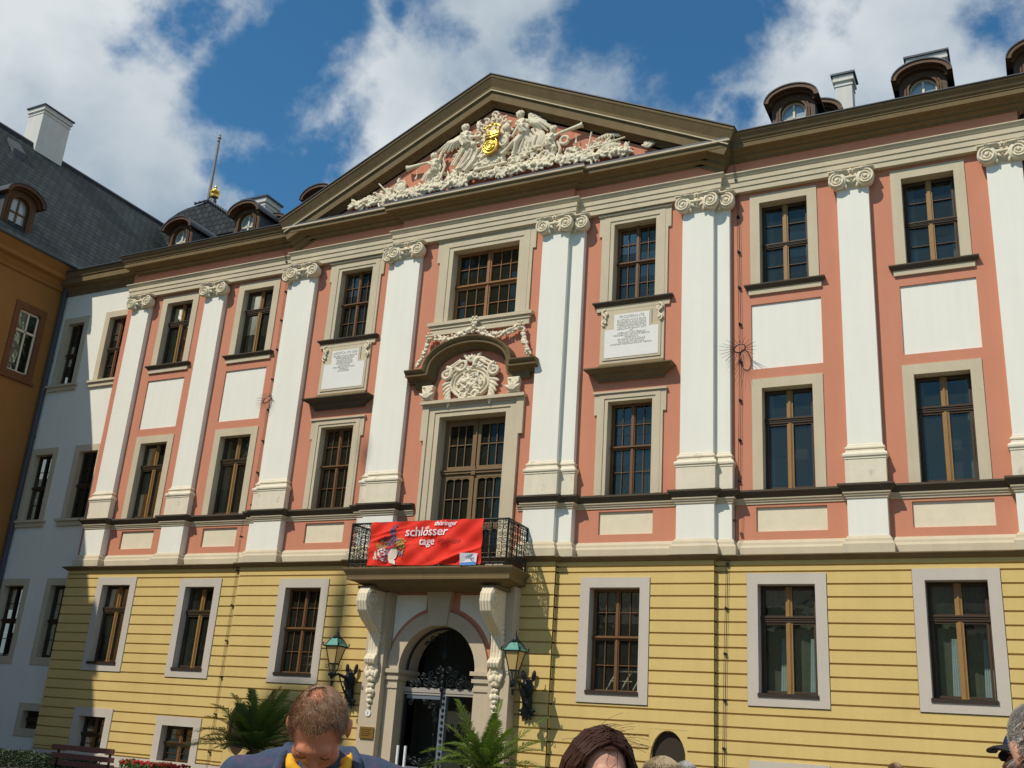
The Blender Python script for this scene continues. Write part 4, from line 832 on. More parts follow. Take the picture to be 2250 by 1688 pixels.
# --- inscription tablets between the storeys of bays three and five
def tablet(cx, lines, wide):
    y = -.15; mb = MB(); x0, x1 = cx-.9, cx+.9
    mb.box(x0, x1, y-.06, y+.01, 11.30, 12.86); fr = mb.build('inscription_frame', STONE, pal)
    rim = MB()
    pts = [(cx-.82, 11.40), (cx+.82, 11.40), (cx+.82, 12.33), (cx+.56, 12.33), (cx+.56, 12.76), (cx-.56, 12.76), (cx-.56, 12.33), (cx-.82, 12.33)]
    rim.prism(pts, y-.085, y-.05); rim.build('rim', STONE, fr)
    q = [(cx-.76, 11.46), (cx+.76, 11.46), (cx+.76, 12.27), (cx+.50, 12.27), (cx+.50, 12.70), (cx-.50, 12.70), (cx-.50, 12.27), (cx-.76, 12.27)]
    sl = MB().prism(q, y-.095, y-.06).build('inscription_slab', SLAB, fr)
    text('inscription', lines[:1], LETTER, fr, cx, 12.575, y-.098, .118, sx=.92)
    text('inscription', lines[1:], LETTER, fr, cx, 12.49, y-.098, .072, lead=.86, sx=.84)
    for sg in (-1, 1):
        e = MB(); X = cx+sg*.76; curl(e, X, 12.77, y-.10, .11, 1.3, -sg, R(90), .34); curl(e, X+sg*.02, 12.50, y-.10, .095, 1.2, sg, R(270), .34); e.tube([(X+sg*.10, y-.1, 12.8), (X-sg*.02, y-.1, 12.63), (X+sg*.10, y-.1, 12.48)], .03, 6)
        blob(e, 'scroll_ornament', CREAM, fr, voxel=.011, smooth=1)
    sh_ = MB(); Z = [(cx-.88, 11.30), (cx-.93, 11.22), (cx-1.05, 11.14), (cx-1.22, 11.10)]
    rows = [(0.0, 11.31, .07), (.05, 11.22, .12), (.15, 11.15, .24), (.33, 11.11, .39)]
    for (e0, z0, d0), (e1, z1, d1) in zip(rows, rows[1:]):
        a = [(cx-.88-e0, y-d0, z0), (cx+.88+e0, y-d0, z0), (cx+.88+e0, y, z0), (cx-.88-e0, y, z0)]; b = [(cx-.88-e1, y-d1, z1), (cx+.88+e1, y-d1, z1), (cx+.88+e1, y, z1), (cx-.88-e1, y, z1)]
        sh_.add(a+b, [(0, 1, 5, 4), (1, 2, 6, 5), (3, 0, 4, 7)])
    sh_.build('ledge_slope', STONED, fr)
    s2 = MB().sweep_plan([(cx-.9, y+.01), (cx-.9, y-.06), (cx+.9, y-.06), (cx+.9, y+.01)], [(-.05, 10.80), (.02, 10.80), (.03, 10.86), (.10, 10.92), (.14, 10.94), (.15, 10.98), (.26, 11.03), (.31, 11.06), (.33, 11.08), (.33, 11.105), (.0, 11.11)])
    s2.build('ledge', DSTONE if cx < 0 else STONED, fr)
tablet(4.77, ['PROSPERANTE', 'SANCTISSIMI NUMINIS GRATIA', 'FUNDAMENTA HUIUS DOMUS', 'FRIDERICI DUCIS IUSSU POSITA', 'AUCTORITATE PATRIS ET FILII', 'ABSOLUTA ET ORNATA SUNT', 'CIO', 'AETERNITATI HOC TEMPLUM', 'MONUMENTUM VIRTUTIS ET PIETATIS', 'FRIDERICUS III', 'DEI GRATIA DUX SAXONIAE', 'IULIACI CLIVIAE MONTIUM', 'ANGARIAE WESTPHALIAEQUE ET RELIQUA'], 1)
tablet(-4.62, ['AEDIFICANTE DEO', 'PRINCIPATUM HUNC SERVANTE', 'VETERES AEDES RESTITUIT', 'PALATIUM EXTRUXIT', 'POSTERITATI SACRUM', 'PACE FELICITER PARTA', 'ANNO SALUTIS', 'MONUMENTUM HOC POSUIT', 'FRIDERICUS', 'DUX SAXONIAE'], 1)
# ================================================================ PORTAL AND BALCONY
xa, zs_, ri, ro = -.13, 3.2, 1.14, 1.50
po = MB(); n = 28
for i in range(n):
    a0, a1 = math.pi*i/n, math.pi*(i+1)/n
    P = lambda r, a: (xa+r*math.cos(a), zs_+r*math.sin(a))
    a, b, c, d = P(ri, a0), P(ri, a1), P(ro, a1), P(ro, a0)
    po.quad((a[0], -.66, a[1]), (b[0], -.66, b[1]), (c[0], -.66, c[1]), (d[0], -.66, d[1])); po.quad((a[0], -.66, a[1]), (b[0], -.66, b[1]), (b[0], .3, b[1]), (a[0], .3, a[1])); po.quad((c[0], -.66, c[1]), (d[0], -.66, d[1]), (d[0], -.5, d[1]), (c[0], -.5, c[1]))
for x0, x1 in ((-1.60, -1.27), (1.01, 1.42)):
    po.box(x0, x1, -.64, .3, .45, 2.72); po.box(x0-.05, x1+.05, -.70, .3, 0, .45)
    e0, e1 = (.02, .06) if x0 < 0 else (.06, .02)
    po.box(x0-.02, x1+.02, -.67, .3, 2.72, 2.80); po.box(x0-.0, x1+.0, -.65, .3, 2.80, 2.93); po.box(x0-.05, x1+.05, -.70, .3, 2.93, 3.02); po.box(x0-.02, x1+.02, -.67, .3, 3.02, 3.10); po.box(x0-.08, x1+.08, -.76, .3, 3.10, 3.2)
po.prism([(-.42, 4.32), (.10, 4.32), (.22, 5.3), (-.56, 5.3)], -.74, -.5)
port = po.build('portal', PSTONE, pal)
for x0, x1, f0, f1 in ((-2.22, -1.64, -1.64, -1.60), (1.53, 2.10, 1.42, 1.53)):
    cs = MB().box(x0, x1, -.86, -.3, .0, 5.3); cs.box(x0-.04, x1+.04, -.92, -.3, 0, .5); cs.box(f0, f1, -.62, .0, 0, 5.3); cs.build('pier', PSTONE, port)
sp = MB(); m_ = 30; X0, X1 = -1.66, 1.55
for i in range(m_):
    xa0, xa1 = X0+(X1-X0)*i/m_, X0+(X1-X0)*(i+1)/m_
    f = lambda x: zs_+math.sqrt(max(0, 1.49**2-(x-xa)**2)) if abs(x-xa) < 1.49 else zs_-.1
    sp.quad((xa0, -.56, f(xa0)), (xa1, -.56, f(xa1)), (xa1, -.56, 5.32), (xa0, -.56, 5.32))
sp.build('spandrel', PINK, port)
for sg, xs0, xs1 in ((-1, -1.58, -.62), (1, .40, 1.34)):
    w2 = MB(); k = 16; top = 5.12; pts = []
    for i in range(k+1):
        x = xs0+(xs1-xs0)*i/k; q = 1.62**2-(x-xa)**2; pts.append((x, zs_+math.sqrt(max(q, .04))+.0))
    for i in range(k): w2.prism([pts[i], pts[i+1], (pts[i+1][0], top), (pts[i][0], top)], -.59, -.56)
    w2.build('spandrel_panel', WHITE, port)
# consoles carrying the balcony
def console(x0, x1):
    mb = MB(); c = (x0+x1)/2; w = x1-x0
    front = [(-.86, 5.20), (-1.35, 5.20), (-1.60, 5.15), (-1.70, 5.0), (-1.72, 4.82), (-1.65, 4.60), (-1.45, 4.40), (-1.20, 4.24), (-1.0, 4.1), (-.96, 3.9), (-.95, 3.65), (-.97, 3.52), (-1.04, 3.47), (-1.08, 3.40), (-1.05, 3.32), (-.97, 3.29), (-.86, 3.30)]
    mb.prismx(front, x0+.03, x1-.03)
    for i in range(4):
        x = x0+.045+(w-.09)*i/3; mb.tube([(x, y+.01, z) for y, z in front[1:-1]], w*.115, 7)
    for xs_, sg in ((x0+.02, -1), (x1-.02, 1)):
        p = spiral(-1.42, 4.90, xs_, .26, .04, 1.8, R(100), 1 , 16, 'yz'); mb.tube(p, [.04-.02*i/len(p) for i in range(len(p))], 6)
        mb.ell((xs_, -1.42, 4.90), (.05, .06, .06), None, 7, 5)
        p = spiral(-1.0, 3.39, xs_, .09, .02, 1.3, R(100), 1, 12, 'yz'); mb.tube(p, .02, 5)
        for k in range(7): mb.ell((xs_, -1.0+.02*k, 4.62-.12*k), (.03, .055, .05), None, 6, 5)
    # hanging bell flowers
    rnd = random.Random(3)
    for z, r in ((3.2, .15), (3.05, .17), (2.9, .13), (2.74, .10), (2.60, .13), (2.48, .10), (2.36, .09), (2.25, .06)):
        for k in range(5): a = R(180+36*k+18); mb.ell((c+r*.7*math.cos(a), -.88+r*.45*math.sin(a), z+rnd.uniform(-.03, .03)), (r*.42, r*.42, r*.55), None, 7, 6)
    for sg in (-1, 1): mb.tube([(c+sg*.15, -.9, 3.25), (c+sg*.18, -.93, 3.1), (c+sg*.13, -.93, 2.98), (c+sg*.02, -.95, 2.94)], [.03, .045, .05, .03], 6)
    return blob(mb, 'console', CREAM, slab, voxel=.011, smooth=1)
sb = MB().sweep_plan([(-2.30, -.48), (-2.38, -1.72), (2.32, -1.72), (2.15, -.48)], [(-.7, 5.16), (-.42, 5.20), (-.30, 5.22), (-.16, 5.29), (-.04, 5.335), (.06, 5.35), (.06, 5.405), (.055, 5.42), (.065, 5.47), (.11, 5.54), (.14, 5.59), (.155, 5.62), (.155, 5.66), (-.8, 5.665)])
sb.box(-1.9, 1.7, -1.2, -.4, 5.18, 5.66); sb.box(-1.8, 1.6, -1.3, -.3, 5.60, 5.664)
slab = sb.build('balcony', STONED, pal)
for x in (-1.0, .35, 1.65): MB().box(x, x+.5, -1.70, -1.4, 5.665, 5.72).build('block', STONEL, slab)
console(-2.09, -1.75); console(1.57, 1.91)
for x0, x1 in ((-2.17, -1.67), (1.49, 1.99)): MB().box(x0, x1, -1.60, -.5, 5.15, 5.22).build('console_cap', STONED, slab)
rl = MB(); rz0, rz1 = 5.70, 6.83
rp = [(-2.40, -.56), (-2.42, -1.79), (2.28, -1.79), (2.20, -.56)]
rnd = random.Random(9)
for i in range(3):
    a, b = Vector(rp[i]), Vector(rp[i+1]); L_ = (b-a).length; d = (b-a)/L_
    for z, r_ in ((rz1, .028), (rz1-.13, .012), (rz0+.16, .012), (rz0+.05, .016)): rl.tube([(a.x, a.y, z), (b.x, b.y, z)], r_, 6)
    k = max(2, int(L_/.15)); 
    for j in range(k+1):
        p = a+d*L_*j/k
        thick = .020 if (j % 4 == 0) else .010
        rl.tube([(p.x, p.y, rz0), (p.x, p.y, rz1)], thick, 5)
        if j < k:
            for zz, sg, r_ in ((rz0+.27, 1, .075), (rz0+.44, -1, .07), (rz0+.60, 1, .08), (rz0+.76, -1, .07), (rz0+.92, 1, .065), (rz1-.065, 1, .04)):
                q = a+d*(L_*(j+.5)/k+rnd.uniform(-.01, .01)); rr = r_*rnd.uniform(.85, 1.1); a0 = rnd.uniform(0, 6.28); pts = []
                for t in range(15):
                    u = t/14; rad = rr*(1-.8*u); an = a0+sg*u*2*math.pi*1.3; pts.append((q.x+d.x*rad*math.cos(an), q.y+d.y*rad*math.cos(an), zz+rad*math.sin(an)))
                rl.tube(pts, .009, 4)
for x, y in rp: rl.tube([(x, y, rz0-.05), (x, y, rz1+.02)], .028, 6)
rl.tube([(1.80+.13*math.cos(t), -1.81, 6.30+.17*math.sin(t)) for t in [i*.5 for i in range(14)]], .014, 5)
rl.build('railing', IRON, slab)
# gate
gt = MB(); yg = -.30
gt.box(-1.27, 1.01, yg, yg+.10, 2.66, 2.78); gt.box(-1.25, 1.0, yg-.02, yg+.10, 2.60, 2.64)
gate = gt.build('gate', mat('gate_transom_paint', (.36, .33, .29), .6, .08, 30, .2, 60), port)
gm = MB(); gm.box(-.09, .07, yg-.05, yg+.08, .1, 2.6); gm.box(-1.14, -.09, yg, yg+.06, 2.50, 2.59); gm.box(-1.14, -.09, yg, yg+.06, .1, .5); gm.box(-1.14, -.09, yg, yg+.05, .78, .84)
gm.build('gate_leaf', IRONG, gate)
gi = MB(); rnd = random.Random(4)
for sg in (-1, 1):
    for (x, z, r_, t) in ((.25, 2.95, .17, 1.6), (.5, 2.93, .14, 1.5), (.78, 2.88, .11, 1.5), (.35, 3.12, .10, 1.3), (.15, 3.22, .11, 1.4), (.62, 3.05, .09, 1.4), (.95, 2.88, .09, 1.2), (.45, 2.85, .06, 1.2)):
        p = spiral(xa+.06+sg*x, z, yg-.02-rnd.uniform(0, .04), r_, .02, t, rnd.uniform(0, 6), sg, 14); gi.tube(p, .018, 5)
    for k in range(8): leaf(gi, (xa+.06+sg*(.1+.11*k), 2.82), R(90-sg*rnd.uniform(-10, 60)), .22, .06, yg-.02, .02)
for z in (2.75, 2.9, 3.05, 3.2): gi.ell((xa+.06, yg-.08, z), (.06, .05, .08), None, 8, 6)
gi.tube([(xa+.06, yg-.05, 2.3), (xa+.06, yg-.08, 3.25)], .025, 6)
for k in range(16): z = 2.55-.15*k; gi.ell((0.0, yg-.06, z), (.045, .03, .05), None, 6, 5)
for (x, z, r_) in ((-.25, 2.38, .12), (-.4, 2.36, .09), (-.55, 2.42, .08), (-.26, 2.15, .09), (-.22, 2.0, .07), (-1.0, 2.4, .08), (-.3, 1.1, .10), (-.42, .98, .11), (-.24, 1.28, .07), (-.75, 1.0, .12), (-.95, 1.0, .1), (-.6, .95, .09)):
    gi.tube(spiral(x, z, yg-.0, r_, .02, 1.6, rnd.uniform(0, 6), rnd.choice((-1, 1)), 12), .014, 5); leaf(gi, (x, z), rnd.uniform(0, 6.28), r_*1.5, .05, yg-.01, .015)
gi.box(-1.22, -1.14, yg, yg+.06, .1, 2.6); gi.tube([(-.24, yg, 2.1), (-.24, yg, 1.0)], .012, 5); gi.ell((-.24, yg-.01, 1.62), (.03, .03, .05), None, 6, 5)  # left stile in dark iron, not leaf grey: its shadow put into the colour
gi.tube([(xa+1.08*math.cos(math.pi*i/24), yg, 3.2+1.08*math.sin(math.pi*i/24)) for i in range(25)], .03, 6)
for sg in (-1, 1):
    for (x, z, r_) in ((.14, 4.06, .11), (.36, 4.02, .10), (.52, 3.9, .08), (.1, 3.85, .08), (.07, 3.68, .06)): gi.tube(spiral(xa+sg*x, z, yg, r_, .02, 1.5, rnd.uniform(0, 6), sg, 12), .014, 5)
gi.ell((xa, yg, 3.6), (.09, .03, .12), None, 8, 6); gi.tube([(xa, yg, 4.2), (xa, yg, 3.45)], .014, 5)
gi.build('scrollwork', IRON, gate)
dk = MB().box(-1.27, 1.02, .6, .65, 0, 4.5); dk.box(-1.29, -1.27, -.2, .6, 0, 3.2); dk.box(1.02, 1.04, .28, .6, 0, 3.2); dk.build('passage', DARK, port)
# ================================================================ LIGHTNING CABLES with spiked guards
def cable(name, pts, wheel, label):
    e = empty(name, (pts[0][0], pts[0][1], 0), label, 'lightning cable', 'lightning cables on the facade')
    mb = MB()
    for dx in (-.022, .022): mb.tube([(x+dx, y, z) for x, y, z in pts], .006, 4)
    mb.build('wire', IRON, e)
    z = 16.2
    while z > .6:
        for a, b in zip(pts, pts[1:]):
            if b[2] <= z <= a[2]:
                t = (a[2]-z)/max(1e-6, a[2]-b[2]); x = a[0]+(b[0]-a[0])*t; y = a[1]+(b[1]-a[1])*t; MB().box(x-.035, x+.035, y-.02, y+.08, z-.018, z+.018).ell((x-.01, y-.02, z+.02), (.018,)*3, None, 6, 5).build('clip', IRON, e); break
        z -= 1.03
    w = MB(); c = Vector(wheel); r_ = .14; sc_ = 1.0 if wheel[0] > 0 else .75; rnd = random.Random(2)
    w.tube([c+Vector((r_*math.cos(t), -.12+.10*math.sin(t), r_*1.1*math.sin(t))) for t in [2*math.pi*i/14 for i in range(14)]], .016, 5, True)
    for i in range(15): a = R(170+i*14.5); w.tube([c+Vector((r_*math.cos(a), -.12+.10*math.sin(a), r_*1.1*math.sin(a))), c+Vector(((r_+.34)*math.cos(a), -.34, (r_+.32)*math.sin(a)-.05))*sc_], [.007, .003], 4)
    for i in range(7): a = R(10+i*25); w.tube([c+Vector((r_*math.cos(a), -.12, r_*math.sin(a))), c+Vector(((r_+.26)*math.cos(a), -.36, (r_+.10)*math.sin(a)))*sc_], [.007, .003], 4)
    w.build('spiked_guard', IRON, e)
cable('lightning_cable', [(7.58, -.63, 17.4), (7.60, -.35, 16.5), (7.62, -.08, 15.9), (7.66, -.06, 11.0), (7.60, -.06, 7.7), (7.56, -.27, 7.5), (7.52, -.27, 6.2), (7.36, -.25, 5.9), (7.31, -.25, 4.2), (7.24, -.25, .1)], (7.68, -.08, 11.35), 'thin lightning cable with a spiked guard below the right end of the pediment')
cable('lightning_cable', [(-7.62, -.63, 17.4), (-7.60, -.35, 16.5), (-7.55, -.08, 15.9), (-7.55, -.06, 11.0), (-7.62, -.06, 7.7), (-7.66, -.27, 7.5), (-7.66, -.27, 6.2), (-7.62, -.25, 5.9), (-7.62, -.25, 4.2), (-7.62, -.25, .1)], (-7.50, -.08, 11.35), 'thin lightning cable with a spiked guard below the left end of the pediment')
# ================================================================ BANNER
def banner():
    x0, x1, z0, z1, yb = -1.78, 1.60, 5.70, 6.84, -1.845
    e = empty('banner', ((x0+x1)/2, yb, z0), 'long red cloth banner with white lettering tied to the balcony railing', 'banner')
    def wr(x, z):
        u, v = (x-x0)/(x1-x0), (z-z0)/(z1-z0)
        d = .018*math.sin((u*7+v*3)*2.2)*(1-abs(2*v-1))+.010*math.sin(u*31-v*13)+.012*abs(math.sin((u-.8)*14+v*5))*(1-v)
        for (a, b, s, w_) in ((.0, .55, .55, .03), (.05, .7, .5, .02), (.62, .0, .9, .035), (.75, .15, .8, .02), (.55, .0, .8, .02), (.1, .35, .4, .02)): q = v-b-s*(u-a)*1.1; d += w_*math.exp(-(q/.035)**2)*max(0, 1-abs(u-a-.14)*4)
        return -d*1.9
    mb = MB(); nx, nz_ = 150, 44
    for j in range(nz_+1):
        for i in range(nx+1):
            u, v = i/nx, j/nz_; x = x0+(x1-x0)*u; z = z0+(z1-z0)*v-.018*math.sin(u*math.pi*3)**2*(1-v)+(.01*math.sin(u*40) if v > .97 else 0); mb.v.append((x, yb+wr(x, z), z))
    for j in range(nz_):
        for i in range(nx): a = j*(nx+1)+i; mb.f.append((a, a+1, a+nx+2, a+nx+1))
    mb.build('cloth', BRED, e, True)
    def flat(name, mtl, polys, off=.012):
        m2 = MB()
        for pl in polys: m2.add([(x, yb+wr(x, z)-off-.012, z) for x, z in pl], [tuple(range(len(pl)))])
        return m2.build(name, mtl, e)
    def U(u, v): return (x0+(x1-x0)*u, z1-(z1-z0)*v)
    LT = mat('banner_white_print', (.82, .78, .80), .8, .02); DR = mat('banner_dark_print', (.30, .02, .015), .8, .02)
    def put(name, s, mtl, u, v, size, sh=0, sx=1.0, rot=0.0):
        o = text(name, s, mtl, e, *U(u, v), yb, size, 'LEFT', shear=sh, depth=0.0, sx=sx)
        org = WL[e.name]; bm = bmesh.new(); bm.from_mesh(o.data)
        bmesh.ops.subdivide_edges(bm, edges=[ed for ed in bm.edges if ed.calc_length() > .05], cuts=2)
        for vv in bm.verts: w_ = vv.co+org; vv.co.y = yb+wr(w_.x, w_.z)-.028-org.y
        bm.to_mesh(o.data); bm.free()
    def bold(name, s, mtl, u, v, size, sh=0, sx=1.0):
        put(name, s, mtl, u, v, size, sh, sx); put(name, s, mtl, u+.003, v, size, sh, sx)
    bold('lettering', 'schlösser', LT, .325, .345, .335, .12, 1.0); bold('lettering', 'thüringer', LT, .580, .125, .175, .12, .98); bold('lettering', 'tage', LT, .455, .55, .285, .12, .95); put('lettering', 'Pfingsten', DR, .615, .525, .20, .35, .92)
    cr = []
    for k in range(4): a = .508+.008*k; cr.append([U(a, .175), U(a+.003, .175), U(a+.003, .13), U(a, .13)])
    cr.append([U(.507, .19), U(.536, .19), U(.536, .172), U(.507, .172)]); flat('crown_mark', LT, cr)
    flat('label', LT, [[U(.835, 1.0), U(.968, 1.0), U(.975, .77), U(.84, .77)]], .022); flat('label_band', mat('label_blue', (.09, .24, .55), .8, .02), [[U(.834, 1.03), U(.966, 1.03), U(.967, .955), U(.835, .955)]], .027)
    LBL = .034
    flat('label_mark', mat('label_print', (.10, .16, .30), .8, .02), [[U(.848+.012*k, .86), U(.855+.012*k, .86), U(.858+.012*k, .82-.012*(k % 3)), U(.851+.012*k, .82)] for k in range(6)]+[[U(.935+.010*math.cos(t), .85+.05*math.sin(t)), U(.935+.010*math.cos(t+.5), .85+.05*math.sin(t+.5)), U(.935+.016*math.cos(t+.5), .85+.07*math.sin(t+.5)), U(.935+.016*math.cos(t), .85+.07*math.sin(t))] for t in [.5*i for i in range(10)]], .034)
    # printed bouquet of flowers with a pale mask
    rnd = random.Random(21); cols = [((.10, .09, .16), 90), ((.45, .22, .05), 45), ((.42, .36, .08), 40), ((.55, .20, .28), 34), ((.10, .18, .10), 40), ((.14, .17, .38), 34), ((.62, .58, .52), 40), ((.30, .05, .05), 26)]
    for i, (c, cnt) in enumerate(cols):
        pol = []
        for _ in range(cnt):
            a = rnd.uniform(0, 6.28); r_ = rnd.random()**.6; u = .205+.125*r_*math.cos(a)*(1.1 if i else .7); v = .62+.32*r_*math.sin(a)
            if i == 0 and rnd.random() < .45: u = .225+rnd.uniform(-.022, .022); v = rnd.uniform(.10, .55)
            if i == 1: u = .11+rnd.uniform(-.035, .05); v = rnd.uniform(.42, .6)
            if i == 2: u = .29+rnd.uniform(-.03, .045); v = rnd.uniform(.40, .72)
            if i == 3: u = .165+rnd.uniform(-.03, .03); v = rnd.uniform(.6, .78)
            if i == 6: u = .11+rnd.uniform(-.05, .05); v = rnd.uniform(.62, .9)
            s = rnd.uniform(.004, .012); th = rnd.uniform(0, 6.28); pol.append([U(u+s*math.cos(th+k*1.05)*rnd.uniform(.6, 1.2), v+s*2.6*math.sin(th+k*1.05)*rnd.uniform(.6, 1.2)) for k in range(6)])
        flat('flower_print', mat(f'flower_print_{i}', c, .8, .1, 20, .15), pol, .014+.0012*i)
    mk = [U(.232+.040*math.cos(t)-.01*math.sin(t), .76+.155*math.sin(t)) for t in [2*math.pi*i/20 for i in range(20)]]
    flat('mask_print', mat('mask_print', (.72, .60, .50), .8, .05, 20, .05), [mk, [U(.19, .86), U(.21, .95), U(.27, 1.0), U(.262, .9)]], .026)
    flat('mask_features', DR, [[U(.205, .73), U(.22, .75), U(.222, .70), U(.208, .68)], [U(.245, .76), U(.258, .78), U(.258, .73), U(.247, .72)], [U(.236, .86), U(.25, .85), U(.246, .83), U(.235, .84)]], .029)
banner()
# ================================================================ SIGNS at the portal
s = MB().box(-2.10, -1.68, -.905, -.865, 1.44, 1.72); tag(s.build('plaque', BRASS), 'brass plaque on the left portal pier, left of the gate', 'plaque')
pq = bpy.data.objects['plaque']; ln = MB()
for k in range(4): ln.box(-2.04, -1.74-.05*(k % 2), -.909, -.906, 1.655-.05*k, 1.667-.05*k)
ln.build('lettering', DARKW, pq)
s = MB(); s.lathe([(.001, 0), (.085, 0), (.085, .02), (.001, .02)], n=20); s.v = [(x-1.92, -.865-z, y+2.06) for x, y, z in s.v]
dsc = tag(s.build('number_sign', SLAB), 'small round white number sign below the hanging ornament of the left console', 'sign'); nb = text('number', '1', mat('sign_blue', (.05, .12, .35), .5), dsc, -1.92, 2.02, -.888, .12)
# ================================================================ WALL LAMPS
def lamp(cx, label):
    y = -1.42; yw_ = -.5 if cx > 0 else -.5
    e = empty('wall_lamp', (cx, yw_, 2.2), label, 'lamp', 'wall lamps beside the portal')
    n4 = 4; a0 = R(45)
    roof = MB(); roof.lathe([(.30, 3.66), (.30, 3.685), (.25, 3.72), (.17, 3.83), (.09, 3.89)], (cx, y), 4, a0=a0); roof.build('hood', PATINA, e)
    fr = MB(); fr.lathe([(.11, 3.87), (.12, 3.90), (.08, 3.94), (.05, 3.99), (.035, 4.03), (.02, 4.05), (.008, 4.12), (.015, 4.14), (.002, 4.17)], (cx, y), 10)
    fr.lathe([(.305, 3.645), (.315, 3.65), (.315, 3.67), (.305, 3.675)], (cx, y), 4, a0=a0)
    for k in range(4):
        a = a0+k*math.pi/2; c_, s_ = math.cos(a), math.sin(a)
        fr.tube([(cx+.13*c_, y+.13*s_, 3.22), (cx+.262*c_, y+.262*s_, 3.66)], .014, 5)
        fr.tube([(cx+.305*c_, y+.305*s_, 3.66), (cx+.345*c_, y+.345*s_, 3.68), (cx+.345*c_, y+.345*s_, 3.74), (cx+.32*c_, y+.32*s_, 3.74)], .018, 5)
        fr.tube([(cx+.305*c_, y+.305*s_, 3.68), (cx+.19*c_, y+.19*s_, 3.83), (cx+.095*c_, y+.095*s_, 3.90)], .013, 5)
        fr.tube([(cx+.13*c_, y+.13*s_, 3.22), (cx+.115*c_, y+.115*s_, 3.10), (cx+.06*c_, y+.06*s_, 2.98)], .012, 5)
        p = [(cx+(.17+.04*math.cos(t))*c_, y+(.17+.04*math.cos(t))*s_, 3.15+.045*math.sin(t)) for t in [i*.6 for i in range(11)]]; fr.tube(p, .008, 4)
    fr.lathe([(.14, 3.20), (.15, 3.215), (.15, 3.23), (.14, 3.235)], (cx, y), 4, a0=a0)
    fr.build('lantern_frame', IRON, e)
    gl = MB(); o_ = gl.lathe([(.125, 3.235), (.255, 3.645)], (cx, y), 4, a0=a0); gl.build('lantern_glass', LAMPG, e)
    br = MB(); rnd = random.Random(int(cx*10))
    for k in range(9): br.ell((cx+rnd.uniform(-.08, .08), y+rnd.uniform(-.08, .08), 2.92+rnd.uniform(-.08, .06)), (.05, .05, .06), None, 7, 5)
    br.tube([(cx, y, 2.80), (cx, y, 2.68)], [.05, .03], 6); br.ell((cx, y, 2.70), (.035, .035, .06), None, 7, 6)
    br.tube([(cx, y, 2.92), (cx, y+.25, 2.98), (cx, y+.55, 2.92), (cx, yw_-.05, 2.82)], [.04, .035, .05, .09], 8)
    br.tube([(cx, y+.30, 2.95), (cx, y+.42, 2.75), (cx, y+.55, 2.6), (cx, y+.75, 2.45), (cx, yw_-.05, 2.35)], [.02, .02, .028, .035, .05], 6)
    for k in range(5): br.tube([(cx, y+.35+.12*k+.05*math.cos(t), 2.80-.05*k+.05*math.sin(t)) for t in [i*.6 for i in range(9)]], .011, 4)
    br.ell((cx, yw_-.14, 2.85), (.17, .13, .25), None, 12, 8); br.ell((cx, yw_-.10, 2.55), (.14, .10, .3), None, 10, 8); br.ell((cx, yw_-.08, 2.35), (.17, .08, .13), None, 9, 7)
    for dx in (-.12, .12): leaf(br, (cx+dx, 3.02), R(90+(-8 if dx > 0 else 8)), .28, .12, yw_-.08, .05)
    for k in range(7): leaf(br, (cx, 2.34), R(180+30*k), .24, .08, yw_-.07, .04)
    blob(br, 'bracket', IRON, e, voxel=.014, smooth=1)
lamp(-2.78, 'wall lantern with green hood left of the portal, above the bowed man')
lamp(2.50, 'wall lantern with green hood right of the portal, above the bright palm')
# ================================================================ WHITE LINKING BUILDING (left)
AW = MATS['white_plaster']
wb = empty('white_building', (-16.8, .3, 0), 'white three-storey link building in the shaded corner, left of the pink palace', 'building')
wm = MB(); wh = []
WB = [(-18.34, -17.47, 13.0, 15.5), (-16.13, -15.22, 13.0, 15.5), (-18.55, -17.60, 7.88, 10.32), (-16.25, -15.30, 7.88, 10.32), (-18.60, -17.60, 3.2, 5.58), (-16.25, -15.3, 3.2, 5.58), (-16.3, -15.35, .95, 1.5)]
for (a, b, c, d) in WB: wh.append((a-.1, b+.1, c-.05, d+.1, .1))
cells(wm, -18.96, -14.6, 0, 17.0, .3, wh); wm.build('wall', WHITE, wb)
for i, (a, b, c, d) in enumerate(WB):
    w_ = window(a, b, c, d, .3, .24, 'plain', 'cross_bars', wb, bottom=.24 if i > 3 else 0, wood=DARKW if i != 1 else WOOD, deep=.26, g=GLASSD)
    if i < 4: MB().box(a-.42, b+.38, .16, .6, c-.08, c).box(a-.34, b+.30, .22, .5, c-.24, c-.08).build('sill', STONE, w_)
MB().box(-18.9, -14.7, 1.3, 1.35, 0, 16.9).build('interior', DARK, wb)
MB().sweep_plan([(-18.96, .3), (-14.62, .3)], [(0, 16.70), (.06, 16.70), (.06, 16.80), (.10, 16.86), (.18, 16.95), (.20, 17.0), (.42, 17.04), (.42, 17.24), (.46, 17.27), (.50, 17.38), (.54, 17.44), (.54, 17.47), (-.3, 17.5), (-.3, 16.7)]).build('cornice', STONED, wb)
g2 = MB().sweep_plan([(-18.4, .3), (-14.9, .3)], [(.48, 17.47), (.60, 17.47), (.60, 17.50), (.2, 17.53), (.2, 17.47)])
for i in range(11): g2.box(-18.2+.33*i, -18.17+.33*i, -.16, -.13, 17.5, 17.58)
g2.build('gutter', LEAD, wb)
r2 = MB(); r2.quad((-19, -.2, 17.5), (-14.8, -.2, 17.5), (-14.8, 3.5, 19.4), (-19, 3.5, 19.4)); r2.uv = roof_uv('x'); r2.build('roof', SLATE, wb)
